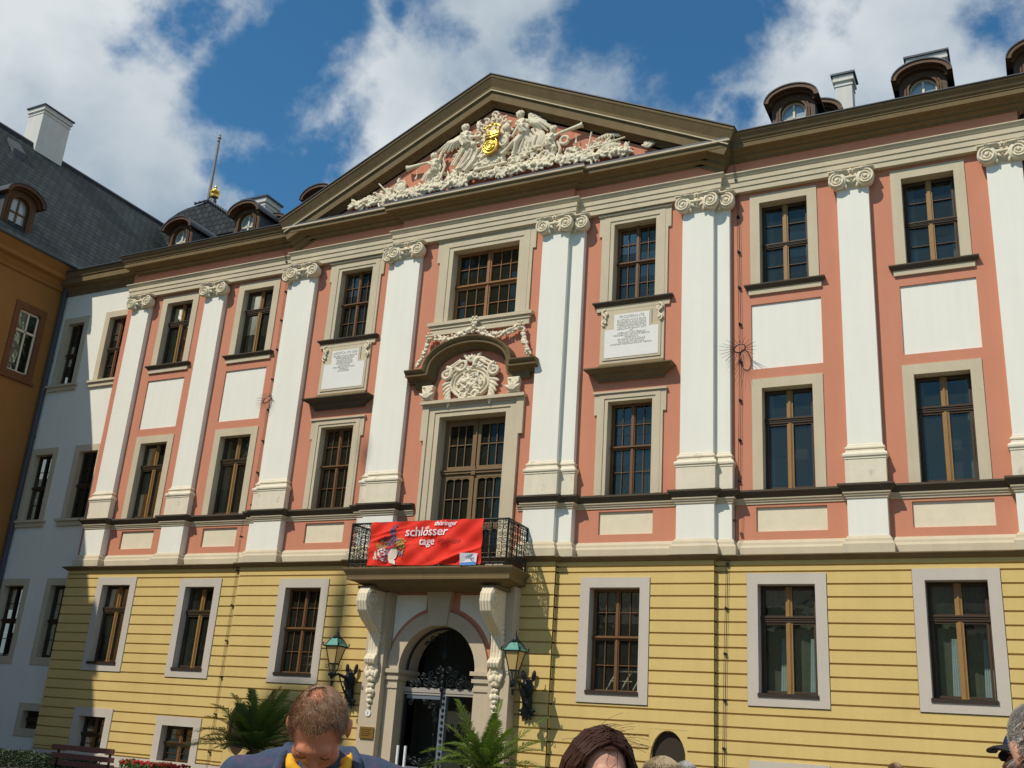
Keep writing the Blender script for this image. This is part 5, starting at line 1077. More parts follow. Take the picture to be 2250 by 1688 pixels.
# ================================================================ OCHRE WING (far left, running towards the camera)
ob = empty('ochre_building', (-22, -12, 0), 'ochre plastered wing with steep slate roof at the left edge, standing in shade', 'building')
XO = -18.95
om = MB(); ow = [(-1.42, -.52, 13.18, 15.55)]+[(y, y+1.0, z, z+2.4) for y in (-7.4, -11.2, -15.0, -18.8) for z in (13.18, 8.0, 3.2)]
ys_ = sorted({.3, -30, *[v for h in ow for v in h[:2]]}); zs2 = sorted({0, 17.0, *[v for h in ow for v in h[2:]]})
for i in range(len(ys_)-1):
    for j in range(len(zs2)-1):
        cy, cz = (ys_[i]+ys_[i+1])/2, (zs2[j]+zs2[j+1])/2
        if any(h[0] < cy < h[1] and h[2] < cz < h[3] for h in ow): continue
        om.quad((XO, ys_[i], zs2[j]), (XO, ys_[i+1], zs2[j]), (XO, ys_[i+1], zs2[j+1]), (XO, ys_[i], zs2[j+1]))
om.box(-30, XO-.35, -30, -29.9, 0, 17.2); om.box(XO-.001, XO-.4, -30, -29.9, 0, 17); om.box(-30, XO-.1, .35, .4, 0, 17.2)
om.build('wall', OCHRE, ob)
for (ya, yb, za, zb) in ow:
    f = MB()
    for (a, b, c, d) in ((ya-.22, ya, za-.25, zb+.28), (yb, yb+.22, za-.25, zb+.28), (ya, yb, zb, zb+.28), (ya, yb, za-.25, za)): f.box(XO-.14, XO+.04, a, b, c, d)
    f.box(XO-.1, XO+.10, ya-.3, yb+.3, za-.32, za-.22)
    w_ = f.build('window', OCHRED, ob)
    q = MB(); xw = XO-.06; q.box(xw-.04, xw, ya, ya+.07, za, zb); q.box(xw-.04, xw, yb-.07, yb, za, zb); q.box(xw-.04, xw, ya, yb, za, za+.07); q.box(xw-.04, xw, ya, yb, zb-.07, zb); cy = (ya+yb)/2
    q.box(xw-.04, xw+.01, cy-.03, cy+.03, za, zb); q.box(xw-.04, xw+.01, ya, yb, za+1.55, za+1.63); q.build('sash', CREAM, w_)
    c2 = MB(); c2.v = []
    for (a, b) in ((ya+.02, cy-.06), (cy+.04, yb-.02)):
        n = 14; o_ = len(c2.v)
        for j in range(2):
            for i in range(n+1): c2.v.append((xw-.15+.02*math.sin(i*1.9), a+(b-a)*i/n, (za+.02, zb-.02)[j]))
        for i in range(n): c2.f.append((o_+i, o_+i+1, o_+n+2+i, o_+n+1+i))
    c2.build('curtain', CREAM, w_, True)
    MB().box(xw-.035, xw-.03, ya, yb, za, zb).build('glass', GLASS, w_)
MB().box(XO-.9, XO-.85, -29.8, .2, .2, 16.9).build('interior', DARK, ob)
co = MB().sweep_plan([(XO, -30), (XO, .32)], [(0, 16.85), (.08, 16.85), (.08, 16.95), (.16, 17.05), (.20, 17.15), (.42, 17.22), (.42, 17.38), (.50, 17.48), (.62, 17.62), (.64, 17.70), (-.1, 17.72), (-.1, 16.85)])
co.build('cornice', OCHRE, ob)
sl = MB(); x0_, z0_ = -18.25, 17.74; pts = [(x0_, z0_), (-18.75, 18.22), (-19.1, 18.62), (-24.0, 25.0)]
for (xa_, za_), (xb_, zb_) in zip(pts, pts[1:]):
    sl.quad((xa_, -31, za_), (xa_, 13.5, za_), (xb_, 13.5, zb_), (xb_, -31, zb_))
sl.quad((-24, -31, 25), (-24, 13.5, 25), (-29.8, -31+44.5, 17.7), (-29.8, -31, 17.7))
sl.uv = lambda co, n: (co.y, co.z*1.22)
sl = sl.build('roof', SLATE, ob)
rdg = MB().tube([(-24, -31, 25.03), (-24, 13.5, 25.03)], .09, 6); rdg.tube([(x0_-.02, -31, z0_+.0), (x0_-.02, .1, z0_)], .06, 6); rdg.build('ridge_cap', LEAD, sl)
dormer(-19.0, -2.38, 19.05, w=1.55, h=1.15, parent=ob, rx=1, dep=1.6)
dormer(-19.0, -12.38, 19.05, w=1.55, h=1.15, parent=ob, rx=1, dep=1.6)
chimney(-24.75, -23.75, .72, 2.15, 23.4, 26.95, sl)
sk = MB().box(-23.35, -22.75, -.85, -.25, 24.0, 24.3); sk.v = [(x, y, z+(0.0 if x < -23 else -.65)) for x, y, z in sk.v]; sk.build('skylight', LEAD, sl)
dp = MB().tube([(-18.82, .10, 17.3), (-18.78, .14, 16.9), (-18.80, .17, 16.4), (-18.80, .17, .05)], .09, 8)
for z in (2, 5, 8, 11, 14): dp.lathe([(.11, 0), (.11, .08)], (-18.80, .17), 8, z)
tag(dp.build('downpipe', LEAD), 'dark rain downpipe in the corner between the ochre wing and the white building', 'pipe')
# ================================================================ TOWER ROOF behind, flagpole
tw = empty('tower', (-20.5, 9.2, 0), 'slate-roofed stair tower with gilded crown finial rising behind the palace roof', 'tower')
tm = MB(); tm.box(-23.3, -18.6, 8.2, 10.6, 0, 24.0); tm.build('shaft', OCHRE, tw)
tr = MB(); cv = [(-23.7, 24.0), (-23.45, 24.45), (-23.0, 24.85), (-22.4, 25.12), (-21.9, 25.24), (-21.3, 25.30), (-20.35, 25.4), (-19.9, 25.1), (-19.2, 24.5), (-18.5, 23.9)]
for (a, za), (b, zb) in zip(cv, cv[1:]): tr.quad((a, 8.0, za), (b, 8.0, zb), (b, 10.8, zb), (a, 10.8, za)); tr.quad((a, 8.0, za), (b, 8.0, zb), (b, 8.0, 23.4), (a, 8.0, 23.4))
tr.uv = lambda co, n: (co.x, co.y+co.z*1.2); tr = tr.build('roof', SLATE, tw)
fi = MB()
for k in range(12): a = k/11; fi.ell((-20.5+2.0*a, 7.95, 25.42-1.35*a), (.09, .06, .09), None, 6, 5); 
for k in range(4): fi.ell((-21.3+.28*k, 7.95, 25.40), (.07,)*3, None, 6, 5)
fi.tube([(-20.28, 8.1, 25.3), (-20.28, 8.1, 25.6)], [.16, .1], 8); fi.tube([(-21.35, 7.95, 25.36), (-20.5, 7.95, 25.42), (-20.28, 8.1, 25.36), (-20.4, 7.95, 25.40), (-18.5, 7.95, 24.05)], .05, 6); fi.build('cresting', LEAD, tr)
cw = MB(); cw.lathe([(.10, 25.55), (.26, 25.62), (.27, 25.74), (.24, 25.78), (.31, 25.92), (.24, 26.05), (.08, 26.12), (.05, 26.2), (.09, 26.27), (.05, 26.36), (.01, 26.4)], (-20.28, 8.1), 12); cw.tube([(-20.28, 8.1, 26.35), (-20.24, 8.1, 26.85)], [.02, .01], 5)
for k in range(8): a = k*.785; cw.ell((-20.28+.27*math.cos(a), 8.1+.27*math.sin(a), 25.98), (.05,)*3, None, 6, 5)
cw.v = [(-20.28+(x+20.28)*.8, 8.1+(y-8.1)*.8, 25.5+(z-25.5)*.85) for x, y, z in cw.v]; cw.build('crown_finial', GOLD, tw)
fp = MB().tube([(-20.85, 8.3, 23.5), (-20.66, 8.1, 29.0)], [.10, .06], 8); fp.ell((-20.66, 8.1, 29.05), (.10,)*3, None, 8, 6); fp.ell((-20.66, 8.1, 29.2), (.05, .05, .09), None, 8, 6); fp.ell((-20.67, 8.1, 28.85), (.09, .09, .04), None, 8, 6)
tag(fp.build('flagpole', mat('flagpole_paint', (.25, .22, .22), .5, .1)), 'tall bare flagpole standing beside the gilded crown finial', 'flagpole')
# ================================================================ building across the courtyard (seen only as reflection in the panes)
oc = empty('courtyard_building', (5, -60, 0), 'pale yellow building across the courtyard that darkens the lower window panes', 'building')
b = MB().box(-45, 60, -70, -58, 0, 12); b.build('wall', mat('far_plaster', (.16, .15, .11), .9, .1, .3), oc)
b = MB().prismx([(-57.2, 12), (-64, 17), (-70.8, 12)], -46, 61); b.build('roof', MATS['dark_wood'], oc)
b = MB()
for k in range(22):
    for z in (2.2, 7.2): b.box(-42+4.6*k, -40.6+4.6*k, -58.0, -57.95, z, z+2.4)
b.build('window_row', DARK, oc)
tag(oc, 'plain building across the courtyard, reflected in the lower panes', 'building')
# ================================================================ slender tower beyond the ochre wing, off to the left (its soft shadow falls beside the portal)
t2 = empty('watch_tower', (-20.9, -36.9, 0), 'slender tower outside the picture whose soft shadow falls left of the portal', 'tower')
c = (-20.75, -36.4)
MB().lathe([(1.7, 0), (1.7, 46.7), (1.8, 46.8), (1.8, 47.1)], c, 24).build('shaft', OCHRE, t2)
MB().lathe([(1.85, 47.1), (1.7, 47.5), (1.1, 48.2), (.5, 48.6), (.4, 48.9)], c, 24).build('dome', SLATE, t2)
c2_ = (c[0]+.65, c[1]); MB().lathe([(.34, 48.2), (.34, 51.6), (.4, 51.7), (.22, 52.2), (.06, 52.8), (.04, 56.0)], c2_, 12).ell((c2_[0], c2_[1], 56.4), (.22, .22, .26)).build('lantern_spire', LEAD, t2)
# ================================================================ PALMS
PALMG = mat('palm_leaf', (.055, .10, .022), .5, .12, 3, .12, 20, spec=.4); PALMY = mat('young_palm_leaf', (.13, .20, .035), .5, .12, 3, .12, 20, spec=.4)
TRUNK = mat('palm_trunk', (.10, .07, .04), .9, .1, 8, .2, 40, 1, 40); TUB = mat('wooden_tub', (.09, .055, .035), .7, .1, 3, .1)
for m_ in (PALMG, PALMY):
    nt = m_.node_tree; b_ = nt.nodes['Principled BSDF']; tr_ = nt.nodes.new('ShaderNodeBsdfTranslucent'); mx_ = nt.nodes.new('ShaderNodeMixShader'); mx_.inputs[0].default_value = .25
    tr_.inputs[0].default_value = (.22, .34, .04, 1); nt.links.new(b_.outputs[0], mx_.inputs[1]); nt.links.new(tr_.outputs[0], mx_.inputs[2]); nt.links.new(mx_.outputs[0], nt.nodes['Material Output'].inputs[0])
def palm(cx, cy, label, seed, specs, m_, nf=30, L0=1.7):
    e = empty('palm_tree', (cx, cy, 0), label, 'palm', 'potted palms beside the portal'); rnd = random.Random(seed)
    MB().lathe([(.30, 0), (.36, .5), (.38, .5), (.38, .55), (.33, .55), (.32, .5)], (cx, cy), 20).build('tub', TUB, e)
    tk = MB().lathe([(.16, .45), (.15, .7), (.17, .85), (.10, 1.0)], (cx, cy), 12)
    for k in range(40): a = rnd.uniform(0, 6.28); z = rnd.uniform(.5, .9); tk.ell((cx+.16*math.cos(a), cy+.16*math.sin(a), z), (.04, .04, .06), None, 5, 4)
    tk.build('trunk', TRUNK, e)
    def frond(az, el, L_, droop, m_=m_):
        mb = MB(); n = 26; pts = []; sw_ = rnd.uniform(-.45, .45); p = Vector((cx, cy, .92)); d = Vector((math.cos(az)*math.cos(el), math.sin(az)*math.cos(el), math.sin(el)))
        for i in range(n+1): pts.append(p.copy()); p = p+d*(L_/n); d = (d+Vector((sw_*math.sin(az)/n, -sw_*math.cos(az)/n, -droop*(.5+i/n)/n))).normalized()
        mb.tube(pts, [.014*(1-.8*i/n) for i in range(n+1)], 5)
        for i in range(3, n+1):
            for half in (0, .5):
                if i == n and half: continue
                q = pts[i].lerp(pts[min(i+1, n)], half); t = (pts[i]-pts[i-1]).normalized(); side = t.cross(Vector((0, 0, 1))); side = side.normalized() if side.length > .05 else Vector((1, 0, 0)); up = side.cross(t)
                u = i/n; ll = L_*.23*math.sin(math.pi*min(1, .12+u*.86))**.6
                for sg in (-1, 1):
                    dr = (side*sg*.75+t*(.55+.4*u)+up*rnd.uniform(.0, .45)).normalized(); w_ = .0135
                    a = q; b = q+dr*ll*.5+Vector((0, 0, .0)); c = q+dr*ll+Vector((0, 0, -ll*.22)); nrm = dr.cross(up).normalized()*w_
                    mb.add([tuple(a-nrm*.5), tuple(a+nrm*.5), tuple(b+nrm), tuple(b-nrm), tuple(c)], [(0, 1, 2, 3), (3, 2, 4)])
        mb.build('frond', m_, e)
    for (az, el, L_, dr) in specs: frond(R(az), R(el), L_, dr)
    for k in range(nf): frond(rnd.uniform(0, 6.28), R(rnd.uniform(15, 80)), L0*rnd.uniform(.6, 1.0), rnd.uniform(.5, 1.3), PALMY if rnd.random() < .35 and m_ is not PALMG else m_)
palm(-4.6, -1.9, 'dark green palm in the shade left of the portal, behind the man in blue', 3, [(180, 72, 1.7, .5), (170, 45, 2.1, .7), (190, 30, 2.1, .9), (200, 12, 2.0, .6), (160, 60, 1.8, .6), (0, 62, 1.9, .5), (10, 50, 1.8, .6), (185, 20, 2.2, .9), (-20, 75, 1.6, .5), (95, 82, 1.7, .3)], PALMG, 44)
palm(2.35, -2.3, 'bright green sunlit potted palm right of the portal gate, below the right lantern', 8, [(195, 66, 1.75, .45), (185, 20, 1.9, 1.2), (190, 34, 1.7, 1.1), (10, 48, 1.9, .35), (-5, 35, 1.8, .5), (5, 25, 1.6, .9), (200, 55, 1.4, .7), (30, 80, 1.6, .2)], PALMY, 34, 1.5)
# ================================================================ BENCH, HEDGE, FLOWERS, STAND
BW_ = mat('red_brown_bench_wood', (.16, .065, .055), .6, .1, 3, .1)
bx, by = -5.0, -6.2
be = empty('park_bench', (bx-.8, by, 0), 'red-brown slatted park bench seen from behind in front of the left ground-floor windows', 'bench')
for k, (z, y) in enumerate(((.80, 0), (.62, .03), (.46, .06))): MB().box(bx-2.0, bx, by+y-.02, by+y+.02, z-.055, z+.055).build('back_slat', BW_, be)
for k in range(4): MB().box(bx-2.0, bx, by+.12+.12*k, by+.21+.12*k, .42, .45).build('seat_slat', BW_, be)
for x in (bx-.14, bx-1.8): MB().box(x-.02, x+.02, by+.02, by+.06, .02, .84).box(x-.02, x+.02, by+.02, by+.58, .38, .42).box(x-.02, x+.02, by+.54, by+.58, 0, .40).build('leg', IRON, be)
def bush(name, x0, x1, y0, y1, z1, label, cat, mtl, n, seed, ls=.05, flower=None):
    rnd = random.Random(seed); e = empty(name, ((x0+x1)/2, (y0+y1)/2, 0), label, cat); mb = MB(); fl = MB()
    for _ in range(n):
        x, y = rnd.uniform(x0, x1), rnd.uniform(y0, y1); z = z1*(.25+.75*math.sqrt(rnd.random()))+.05*math.sin(x*5); d = Vector((rnd.gauss(0, 1), rnd.gauss(0, 1), rnd.gauss(.4, 1))).normalized(); s = d.orthogonal().normalized()*ls*.4; d *= ls; p = Vector((x, y, z))
        mb.add([tuple(p), tuple(p+d*.5+s), tuple(p+d), tuple(p+d*.5-s)], [(0, 1, 2, 3)])
        if flower and rnd.random() < .06: fl.ell((x, y, z1+rnd.uniform(-.04, .05)), (.035, .035, .03), None, 6, 5)
    mb.build('foliage', mtl, e); st = MB()
    for k in range(12): x, y = rnd.uniform(x0, x1), rnd.uniform(y0, y1); st.tube([(x, y, 0), (x+.05, y, z1*.8)], .012, 4)
    st.build('stem', TRUNK, e)
    if flower and fl.v: fl.build('blossom', flower, e)
HEDGE = mat('hedge_leaf', (.035, .055, .02), .6, .12, 3, .15)
bush('hedge', -11.4, -7.2, -5.2, -4.4, .50, 'low dark clipped hedge in the shaded bottom left corner', 'hedge', HEDGE, 9000, 4)
bush('flower_bed', -8.6, -6.4, -2.6, -2.1, .40, 'planting of small red flowers in front of the second cellar window', 'flowers', PALMG, 2200, 6, .06, mat('red_blossom', (.5, .03, .03), .6))
wp = mat('white_painted_metal', (.78, .78, .78), .4, .03)
we = empty('stand', (.56, -3.0, 0), 'white stand with two upright bars between the man in the blue shirt and the gate', 'stand')
for x in (.46, .66): MB().tube([(x, -3, 0), (x, -3, 1.36)], .032, 8).build('upright', wp, we)
MB().box(.40, .72, -3.02, -2.98, .7, .76).box(.35, .77, -3.25, -2.75, 0, .03).build('base', wp, we)
# ================================================================ PEOPLE
def skin(name, rgb): return mat(name, rgb, .5, .05, 8, .05, 60, .15, 120, spec=.4, stain=(tuple(v*w for v, w in zip(rgb, (1.0, .72, .65))), 9, .55))
def person(base, face, H, label, skin_m, shirt_m, leg_m, shoe_m, pitch=0, turn=0, build=1.0, hair=None, female=False, lean=0.0, neckf=0.01, lids=False):
    B = Vector(base); F = Vector((math.cos(face), math.sin(face), 0)); S = Vector((F.y, -F.x, 0)); U = Vector((0, 0, 1)); k = H/1.80
    def T(s, f, u): return B+S*s*k*build+F*(f*k+lean*max(0, u-1.0)*k)+U*u*k
    piv = T(0, neckf, 1.53)
    hr = Matrix.Rotation(turn, 3, 'Z')@Matrix((S, F, U)).transposed()@Matrix.Rotation(-pitch, 3, 'X')
    def Hd(s, f, u): return piv+hr@(Vector((s, f, u))*k)
    mb = MB(); sw = .9 if female else 1.0
    e = lambda c, r, q=None: mb.ell(c, tuple(x*k for x in r), q, 14, 10)
    # head
    e(Hd(0, -.005, .165), (.078, .098, .092), hr); e(Hd(0, .045, .135), (.064, .055, .080), hr); e(Hd(0, .045, .075), (.052, .050, .048), hr); e(Hd(0, .075, .048), (.026, .022, .022), hr)
    e(Hd(0, .088, .170), (.052, .022, .018), hr); e(Hd(0, .108, .125), (.014, .020, .024), hr); e(Hd(0, .116, .112), (.018, .015, .011), hr); mb.tube([Hd(0, .092, .165), Hd(0, .108, .14), Hd(0, .12, .118)], [.009*k, .011*k, .013*k], 7)
    e(Hd(0, .092, .080), (.025, .011, .006), hr); e(Hd(0, .090, .069), (.022, .012, .007), hr)
    for g in (-1, 1):
        e(Hd(g*.045, .062, .110), (.024, .026, .026), hr); e(Hd(g*.083, -.005, .128), (.010, .020, .032), hr); e(Hd(g*.088, -.012, .140), (.008, .022, .018), hr); e(Hd(g*.082, .0, .104), (.007, .01, .011), hr)
        e(Hd(g*.034, .075, .148), (.017, .016, .012), hr)
    mb.tube([T(0, -.02, 1.42), T(0, -.005, 1.50), Hd(0, -.012, .05), Hd(0, -.02, .1)], [.075*k, .058*k, .055*k, .055*k], 12)
    # trunk, limbs
    mb.cap(T(-.14*sw, 0, 1.42), T(.14*sw, 0, 1.42), .07*k, .07*k, 10); mb.ell(T(0, .01, 1.28), (.165*k*sw*build, .105*k, .20*k), None, 14, 10); mb.ell(T(0, .0, 1.05), (.145*k*build, .10*k, .18*k), None, 14, 10); mb.ell(T(0, -.01, .92), (.165*k*build, .11*k, .13*k), None, 14, 10)
    J = {}
    for g in (-1, 1):
        sh, el, wr = T(g*.195*sw, 0, 1.42), T(g*.245, -.02, 1.14), T(g*.25, .06, .88)
        J[g] = (sh, el, wr); mb.cap(sh, el, .052*k, .042*k, 10); mb.cap(el, wr, .040*k, .027*k, 10)
        pa = wr+(wr-el).normalized()*.05*k; mb.ell(pa, (.022*k, .038*k, .05*k), Matrix((S, F, U)).transposed(), 8, 7)
        for i, (o_, ln) in enumerate(((-.030, .062), (-.010, .074), (.010, .070), (.029, .054))):
            a = pa+F*o_*k-U*.04*k; b = a-U*ln*.55*k-S*g*.006*k; c = b-U*ln*.4*k-S*g*.022*k; mb.tube([a, b, c], [.0088*k, .008*k, .0065*k], 6)
        a = pa+F*.035*k+U*.015*k; mb.tube([a, a+F*.022*k-U*.025*k, a+F*.024*k-U*.05*k], [.0105*k, .009*k, .0075*k], 6)
        hip, kn, an = T(g*.09, 0, .90), T(g*.10, .02, .50), T(g*.105, -.01, .09)
        mb.cap(hip, kn, .082*k, .055*k, 10); mb.cap(kn, an, .052*k, .036*k, 10); mb.ell(T(g*.11, .06, .045), (.042*k, .125*k, .035*k), Matrix((S, F, U)).transposed(), 8, 6)
    p = blob(mb, 'person', skin_m, None, voxel=.0075, smooth=2, origin=tuple(B)); p['label'] = label; p['category'] = 'person'
    # clothes
    sm = MB(); sm.cap(T(-.15*sw, 0, 1.425), T(.15*sw, 0, 1.425), .082*k, .082*k, 12); sm.cap(T(-.07, -.01, 1.475), T(.07, -.01, 1.475), .058*k, .058*k, 10)
    sm.ell(T(0, .01, 1.28), (.19*k*sw*build, .13*k, .22*k), None, 16, 12); sm.ell(T(0, 0, 1.05), (.18*k*build, .13*k, .22*k), None, 16, 12); sm.ell(T(0, 0, .92), (.185*k*build, .135*k, .12*k), None, 16, 10)
    rnd = random.Random(len(label))
    for g in (-1, 1): sm.cap(T(g*.05, -.015, 1.50), T(g*.19*sw, 0, 1.445), .050*k, .062*k, 10)
    for g in (-1, 1):
        sh, el, wr = J[g]; sm.cap(sh, el, .072*k, .060*k, 10); 
        if not female: sm.cap(el, el.lerp(wr, .85), .056*k, .042*k, 10)
        for i in range(5): t = rnd.random(); q = sh.lerp(el, t); sm.tube([q+S*g*.05*k+F*.03*k, q+S*g*.02*k+F*.06*k-U*.03*k], .014*k, 5)
    for i in range(9): x = rnd.uniform(-.14, .14); z = rnd.uniform(1.05, 1.42); sm.tube([T(x, .11, z), T(x+rnd.uniform(-.05, .05), .125, z-.07), T(x+rnd.uniform(-.06, .06), .115, z-.14)], .010*k, 5)
    blob(sm, 'shirt', shirt_m, p, voxel=.010, smooth=1, disp=.009, dscale=11)
    tr_ = MB()
    for g in (-1, 1): tr_.cap(T(g*.09, 0, .92), T(g*.10, .02, .50), .105*k, .075*k, 10); tr_.cap(T(g*.10, .02, .50), T(g*.105, -.01, .12), .072*k, .062*k, 10)
    tr_.ell(T(0, 0, .94), (.17*k*build, .125*k, .10*k), None, 12, 8); blob(tr_, 'trousers', leg_m, p, voxel=.016, smooth=2)
    for g in (-1, 1):
        s_ = MB(); s_.ell(T(g*.11, .06, .05), (.05*k, .145*k, .05*k), Matrix((S, F, U)).transposed(), 10, 8); s_.ell(T(g*.108, -.02, .07), (.045*k, .06*k, .06*k), None, 8, 7); blob(s_, 'shoe', shoe_m, p, voxel=.012, smooth=1)
    # eyes and brows
    for g in (-1, 1):
        if lids: MB().ell(Hd(g*.034, .086, .1485), (.0135*k,)*3, None, 10, 8).build('eyelid', skin_m, p, True); MB().tube([Hd(g*.022, .0975, .1405), Hd(g*.034, .1005, .139), Hd(g*.046, .0955, .1405)], .0014*k, 5).build('eyelashes', DARKW, p); continue
        MB().ell(Hd(g*.034, .088, .1485), (.0125*k,)*3, None, 10, 8).build('eye', SLAB, p, True); MB().ell(Hd(g*.034, .0985, .1475), (.006*k, .004*k, .006*k), hr, 8, 6).build('pupil', DARK, p, True)
        bq = MB().tube([Hd(g*.016, .108, .174), Hd(g*.034, .108, .181), Hd(g*.054, .094, .175)], [.0035*k, .0045*k, .0025*k], 6); bq.build('eyebrow', hair['mat'] if hair else DARK, p, True)
    return p, Hd, T, hr, k
def hairs(p, Hd, k, spec, mtl, seed=1):
    """spec: list of (count, region fn(rnd)->(s,f,u normalised direction), length, thickness, flow fn(dir)->Vector, cap)"""
    rnd = random.Random(seed); mb = MB()
    C0 = (0, -.005, .165); RR = (.083, .103, .097)
    for (cnt, reg, ln, th, flow, grav) in spec:
        made = 0; tries = 0
        while made < cnt and tries < cnt*30:
            tries += 1; d = Vector((rnd.gauss(0, 1), rnd.gauss(0, 1), rnd.gauss(0, 1))).normalized()
            if not reg(d, rnd): continue
            made += 1; base = Vector((C0[0]+RR[0]*d.x*.95, C0[1]+RR[1]*d.y*.95, C0[2]+RR[2]*d.z*.95)); L_ = ln*rnd.uniform(.6, 1.25); fl = flow(d, rnd); pts = [base]; cur = (d*(.6 if grav < .1 else .12)+fl).normalized()
            for i in range(5): base = base+cur*L_/5; cur = (cur+fl*.35+Vector((0, 0, -grav))).normalized(); pts.append(base)
            if grav > .1:
                q = []
                for v in pts:
                    r_ = Vector(((v.x-C0[0])/RR[0], (v.y-C0[1])/RR[1], (v.z-C0[2])/RR[2])); l = r_.length
                    if l < 1.02 or (l > 1.16 and v.z > .10): l = max(l, 1e-3); v = Vector((C0[0]+r_.x/l*RR[0]*1.03, C0[1]+r_.y/l*RR[1]*1.03, C0[2]+r_.z/l*RR[2]*1.03))
                    q.append(v)
                pts = q
            mb.tube([Hd(*v) for v in pts], [th*k, th*k, th*k*.9, th*k*.75, th*k*.5, th*k*.15], 3)
    return mb.build('hair', mtl, p)
def scalp(p, Hd, hr, k, reg, mtl, grow=1.03, name='hair'):
    mb = MB(); C0 = (0, -.005, .165); RR = (.080*grow, .100*grow, .094*grow); n, m2 = 40, 28; idx = {}
    for i in range(n):
        for j in range(1, m2):
            a = 2*math.pi*i/n; b = math.pi*j/m2; d = Vector((math.sin(b)*math.cos(a), math.sin(b)*math.sin(a), math.cos(b))); idx[i, j] = (d, Hd(C0[0]+RR[0]*d.x, C0[1]+RR[1]*d.y, C0[2]+RR[2]*d.z))
    o = {}
    for kk, (d, q) in idx.items(): o[kk] = len(mb.v); mb.v.append(tuple(q))
    for i in range(n):
        for j in range(1, m2-1):
            ks = [(i, j), ((i+1) % n, j), ((i+1) % n, j+1), (i, j+1)]
            if all(reg(idx[q][0], None) for q in ks): mb.f.append(tuple(o[q] for q in ks))
    return mb.build(name, mtl, p, True)
def shirt_cloth(name, c1, c2):
    M = mat(name, c1, .85, .10, 5, .08, 60, .5, 200, stain=(c2, 16, .5)); return M
JEAN = mat('dark_jeans', (.03, .04, .07), .9, .08, 6, .1, 80); SHOE = mat('dark_shoe_leather', (.03, .025, .02), .5, .05)
toCam = lambda x, y: math.atan2(-24-y, 13.895-x)
# --- man with bowed head
HM = mat('reddish_grey_hair', (.25, .135, .075), .65, .10, 20, .10, 90, spec=.2, stain=((.36, .26, .18), 14, .50)); SKM = skin('ruddy_skin', (.50, .19, .10))
mx, my = 11.845, -21.24
p, Hd, T, hr, k = person((mx, my, 0), toCam(mx, my), 1.855, 'man with short reddish hair and bowed head in an open blue shirt over yellow', SKM, shirt_cloth('faded_blue_shirt_cloth', (.05, .07, .12), (.10, .07, .13)), JEAN, SHOE, pitch=R(60), turn=R(-6), build=1.22, neckf=.065, lids=True, hair={'mat': HM})
def man_reg(d, r):
    t = .0 if r is None else r.gauss(0, .04)
    if d.y > .55+t and d.z < .62: return False     # face
    if d.z < -.25+t: return False
    if abs(d.x) > .9 and d.z < .0 and d.y > -.1: return False
    return not (d.y > .80)
scalp(p, Hd, hr, k, lambda d, r: man_reg(d, r) and (Vector((d.x-.1, d.y+.35, d.z-.9)).length > .28), HM, 1.012)
hairs(p, Hd, k, [(7500, lambda d, r: man_reg(d, r) and (Vector((d.x-.1, d.y+.35, d.z-.9)).length > .25 or r.random() < .25), 0.015, .00042, lambda d, r: Vector((d.x*.2+r.gauss(0, .3), .9+r.gauss(0, .3), .1+r.gauss(0, .15))), .02)], HM, 5)
YT = mat('yellow_cotton', (.72, .38, .02), .85, .04, 6)
ym = MB(); ym.ell(T(0, .05, 1.36), (.10*k, .09*k, .13*k), None, 14, 10); ym.cap(T(-.06, .0, 1.485), T(.06, .0, 1.485), .045*k, .045*k, 10); ym.tube([T(-.075, .0, 1.52), T(-.065, .075, 1.485), T(0, .12, 1.43), T(.065, .075, 1.485), T(.075, .0, 1.52)], .018*k, 8); ym.cap(T(-.035, .05, 1.405), T(.035, .05, 1.405), .075*k, .075*k, 10)
blob(ym, 'undershirt', YT, p, voxel=.008, smooth=2)
cl = MB()
for g in (-1, 1):
    SHO = 0
    a = [T(g*.03, -.075, 1.55), T(g*.066, -.03, 1.555), T(g*.076, .03, 1.53), T(g*.075, .10, 1.47), T(g*.06, .145, 1.39)]; b = [T(g*.04, -.10, 1.51), T(g*.095, -.03, 1.52), T(g*.11, .05, 1.485), T(g*.13, .115, 1.41), T(g*.09, .155, 1.33)]
    o = len(cl.v); cl.v += [tuple(v) for v in a+b]
    for i in range(4): cl.f.append((o+i, o+i+1, o+5+i+1, o+5+i))
    
    for i in range(4): cl.cap((a[i]*.5+b[i]*.5), (a[i+1]+b[i+1])/2, .016*k, .016*k, 6)
blob(cl, 'collar', MATS['faded_blue_shirt_cloth'], p, voxel=.007, smooth=2, disp=.002, dscale=14)
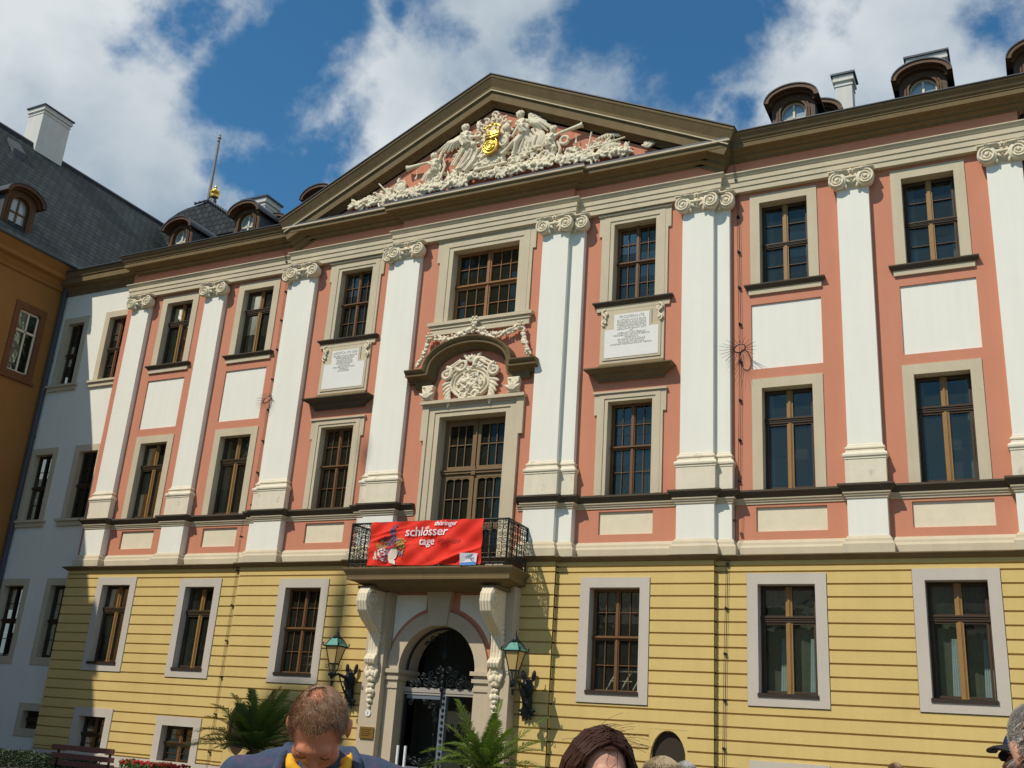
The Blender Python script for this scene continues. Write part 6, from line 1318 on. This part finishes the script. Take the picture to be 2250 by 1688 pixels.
# --- woman with dark wind-blown hair
HW = mat('dark_brown_hair', (.048, .019, .012), .6, .1, 20, .1, spec=.15); SKW = skin('fair_skin', (.58, .30, .21))
wx, wy = 12.62, -20.86
p, Hd, T, hr, k = person((wx, wy, 0), toCam(wx, wy)+R(8), 1.70, 'woman with long dark wind-blown hair at the bottom edge, right of the bright palm', SKW, mat('dark_red_top', (.12, .02, .03), .8, .1), JEAN, SHOE, pitch=R(16), turn=R(10), build=.9, hair={'mat': HW}, female=True)
def wr_(d, r): t = 0 if r is None else r.gauss(0, .03); return not (d.y > .50+t and d.z < .66+t*.5 and abs(d.x) < .80) and d.z > -.55
scalp(p, Hd, hr, k, wr_, HW, 1.12)
def locks(p, Hd, k, mtl):
    rnd = random.Random(8); mb = MB()
    for i in range(620):
        g = rnd.choice((-1, 1)); f = rnd.uniform(-.10, .062); w = math.sqrt(max(.05, 1-((f+.005)/.11)**2)); out = rnd.uniform(0, 1)**2
        bl = (.35+.65*rnd.random()) if g < 0 else .12*rnd.random()
        top = .272*1.0-.05*(1-w)
        P = [(g*rnd.uniform(.0, .012), f, .165+.104*w), (g*.048*w, f-.004, .165+.088*w), (g*(.076*w+.004*out), f-.010, .165+.050*w), (g*(.093*w+.010*out), f-.014, .165), (g*(.100*w+.016*out+.03*bl), f-.018, .10), (g*(.105*w+.02*out+.085*bl), f-.02-.02*bl, .035), (g*(.11*w+.02*out+.15*bl), f-.02-.04*bl, -.03), (g*(.11*w+.03*out+.20*bl), f-.02-.06*bl, -.09+.03*bl)]
        P = [(x*1.16+rnd.gauss(0, .003), y*1.05+rnd.gauss(0, .003), .165+(z-.165)*1.10+rnd.gauss(0, .003)) for x, y, z in P]; th = rnd.uniform(.0022, .0055)
        mb.tube([Hd(*q) for q in P], [th*k*c for c in (.6, 1, 1.1, 1.1, 1, .9, .7, .2)], 4)
    for i in range(46):
        f = rnd.uniform(-.08, .07); x = rnd.uniform(-.09, .07); z = .165+.105*math.sqrt(max(.1, 1-(x/.1)**2)); q = Vector((x, f, z)); d = Vector((-.8+rnd.gauss(0, .4), rnd.gauss(0, .3), .25+rnd.gauss(0, .3))).normalized(); P = []
        L_ = rnd.uniform(.03, .12)
        for t in range(6): P.append(tuple(q)); q = q+d*L_/5; d = (d+Vector((-.12, 0, -.10))).normalized()
        mb.tube([Hd(*q) for q in P], .0006*k, 3)
    for i in range(3):
        x = rnd.uniform(-.05, .05); mb.tube([Hd(x, .085, .235), Hd(x+rnd.gauss(.0, .01), .098, .205), Hd(x+rnd.gauss(0, .022), .103, .17)], [.0011*k, .0009*k, .0004*k], 3)
    return mb.build('hair', mtl, p)
locks(p, Hd, k, HW)
# --- heads of two people farther back
HB = mat('ash_blond_hair', (.36, .27, .16), .5, .12, 20, .15, spec=.5); HG = mat('grey_hair', (.36, .33, .30), .5, .12, 20, .15, spec=.5)
full = lambda d, r: not (d.y > .45 and d.z < .5) and d.z > -.5
sflow = lambda d, r: Vector((d.x*.7+r.gauss(0, .2), d.y*.4, -.2))
for (x, y, H, hm, lab, tn) in ((12.43, -19.70, 1.635, HB, 'blond crown of a head just behind the dark-haired woman', 2.6), (11.60, -16.75, 1.60, HG, 'grey crown of a head in front of the right oval niche', 2.9), (11.9, -8.35, 1.715, MATS['reddish_grey_hair'], 'tiny distant brown-haired head at the bottom edge below the right ground-floor windows', 1.0)):
    p, Hd, T, hr, k = person((x, y, 0), toCam(x, y)+tn, H, lab, SKW, mat('grey_jacket_cloth', (.15, .15, .16), .9, .1), JEAN, SHOE, pitch=R(5), hair={'mat': hm}, female=True, build=.9)
    scalp(p, Hd, hr, k, full, hm, 1.06); hairs(p, Hd, k, [(1200, full, .09, .0013, sflow, .25)], hm, 3)
# --- man with cap and sunglasses looking left
cx_, cy_ = 13.79, -19.25
fdir = math.atan2(-fw.y*0+(-rt.y), -rt.x)
CAPB = mat('navy_cap_cloth', (.012, .022, .07), .8, .1); CAPK = mat('black_cap_cloth', (.012, .012, .014), .7, .1)
p, Hd, T, hr, k = person((cx_, cy_, 0), fdir+R(28), 1.83, 'man in a dark peaked cap and sunglasses looking left, at the bottom right corner', SKM, mat('dark_polo_cloth', (.05, .05, .06), .9, .1), JEAN, SHOE, pitch=R(-8), hair={'mat': HG})
scalp(p, Hd, hr, k, lambda d, r: d.z > -.45 and d.y < .2, HG, 1.02)
cp = MB(); cp.ell(Hd(0, -.01, .195), (.094*k, .116*k, .085*k), hr, 20, 12); blob(cp, 'cap', CAPB, p, voxel=.007, smooth=2, disp=.002)
br_ = MB(); n = 14
for side in (0, 1):
    pass
top_ = [Hd(.092*math.cos(math.pi*i/n), .075+.055*math.sin(math.pi*i/n)*0, .190) for i in range(n+1)]; out_ = [Hd(.088*math.cos(math.pi*i/n), .085+.105*math.sin(math.pi*i/n), .186-.022*math.sin(math.pi*i/n)-.02*abs(math.cos(math.pi*i/n))) for i in range(n+1)]
for i in range(n): br_.cap(out_[i], out_[i+1], .009*k, .009*k, 6); br_.add([tuple(top_[i]), tuple(top_[i+1]), tuple(out_[i+1]), tuple(out_[i])], [(0, 1, 2, 3)]); br_.cap(top_[i].lerp(out_[i], .5), out_[i], .012*k, .009*k, 6)
blob(br_, 'cap_peak', CAPK, p, voxel=.006, smooth=1)
def specs(p, Hd, k, dark):
    g_ = MB()
    for g in (-1, 1):
        ring = [Hd(g*.036+.026*math.cos(t), .106-.010*abs(math.cos(t)), .148+.019*math.sin(t)) for t in [2*math.pi*i/16 for i in range(16)]]; g_.tube(ring, .0022*k, 5, True); g_.tube([Hd(g*.062, .098, .155), Hd(g*.078, .04, .155), Hd(g*.084, -.01, .150)], .0022*k, 5)
        if dark: l = MB(); l.ell(Hd(g*.036, .103, .148), (.026*k, .006*k, .019*k), hr, 14, 8); l.build('lens', CAPK, p, True)
    g_.tube([Hd(-.012, .112, .152), Hd(.012, .112, .152)], .002*k, 5); g_.build('spectacles', CAPK, p, True)
specs(p, Hd, k, True)
# --- grey-haired person at the right edge
gx, gy = 13.885, -20.98
p, Hd, T, hr, k = person((gx, gy, 0), toCam(gx, gy)+R(20), 1.85, 'grey-haired person with thin glasses cut off by the right edge of the picture', SKW, mat('beige_jacket_cloth', (.38, .33, .25), .9, .1), JEAN, SHOE, pitch=R(-2), hair={'mat': HG})
gr = lambda d, r: not (d.y > .42 and d.z < .55) and d.z > -.5
scalp(p, Hd, hr, k, gr, HG, 1.02); hairs(p, Hd, k, [(2600, gr, .05, .0008, lambda d, r: Vector((d.x*.8+r.gauss(0, .25), .2+r.gauss(0, .2), -.15)), .22)], HG, 12); specs(p, Hd, k, False)
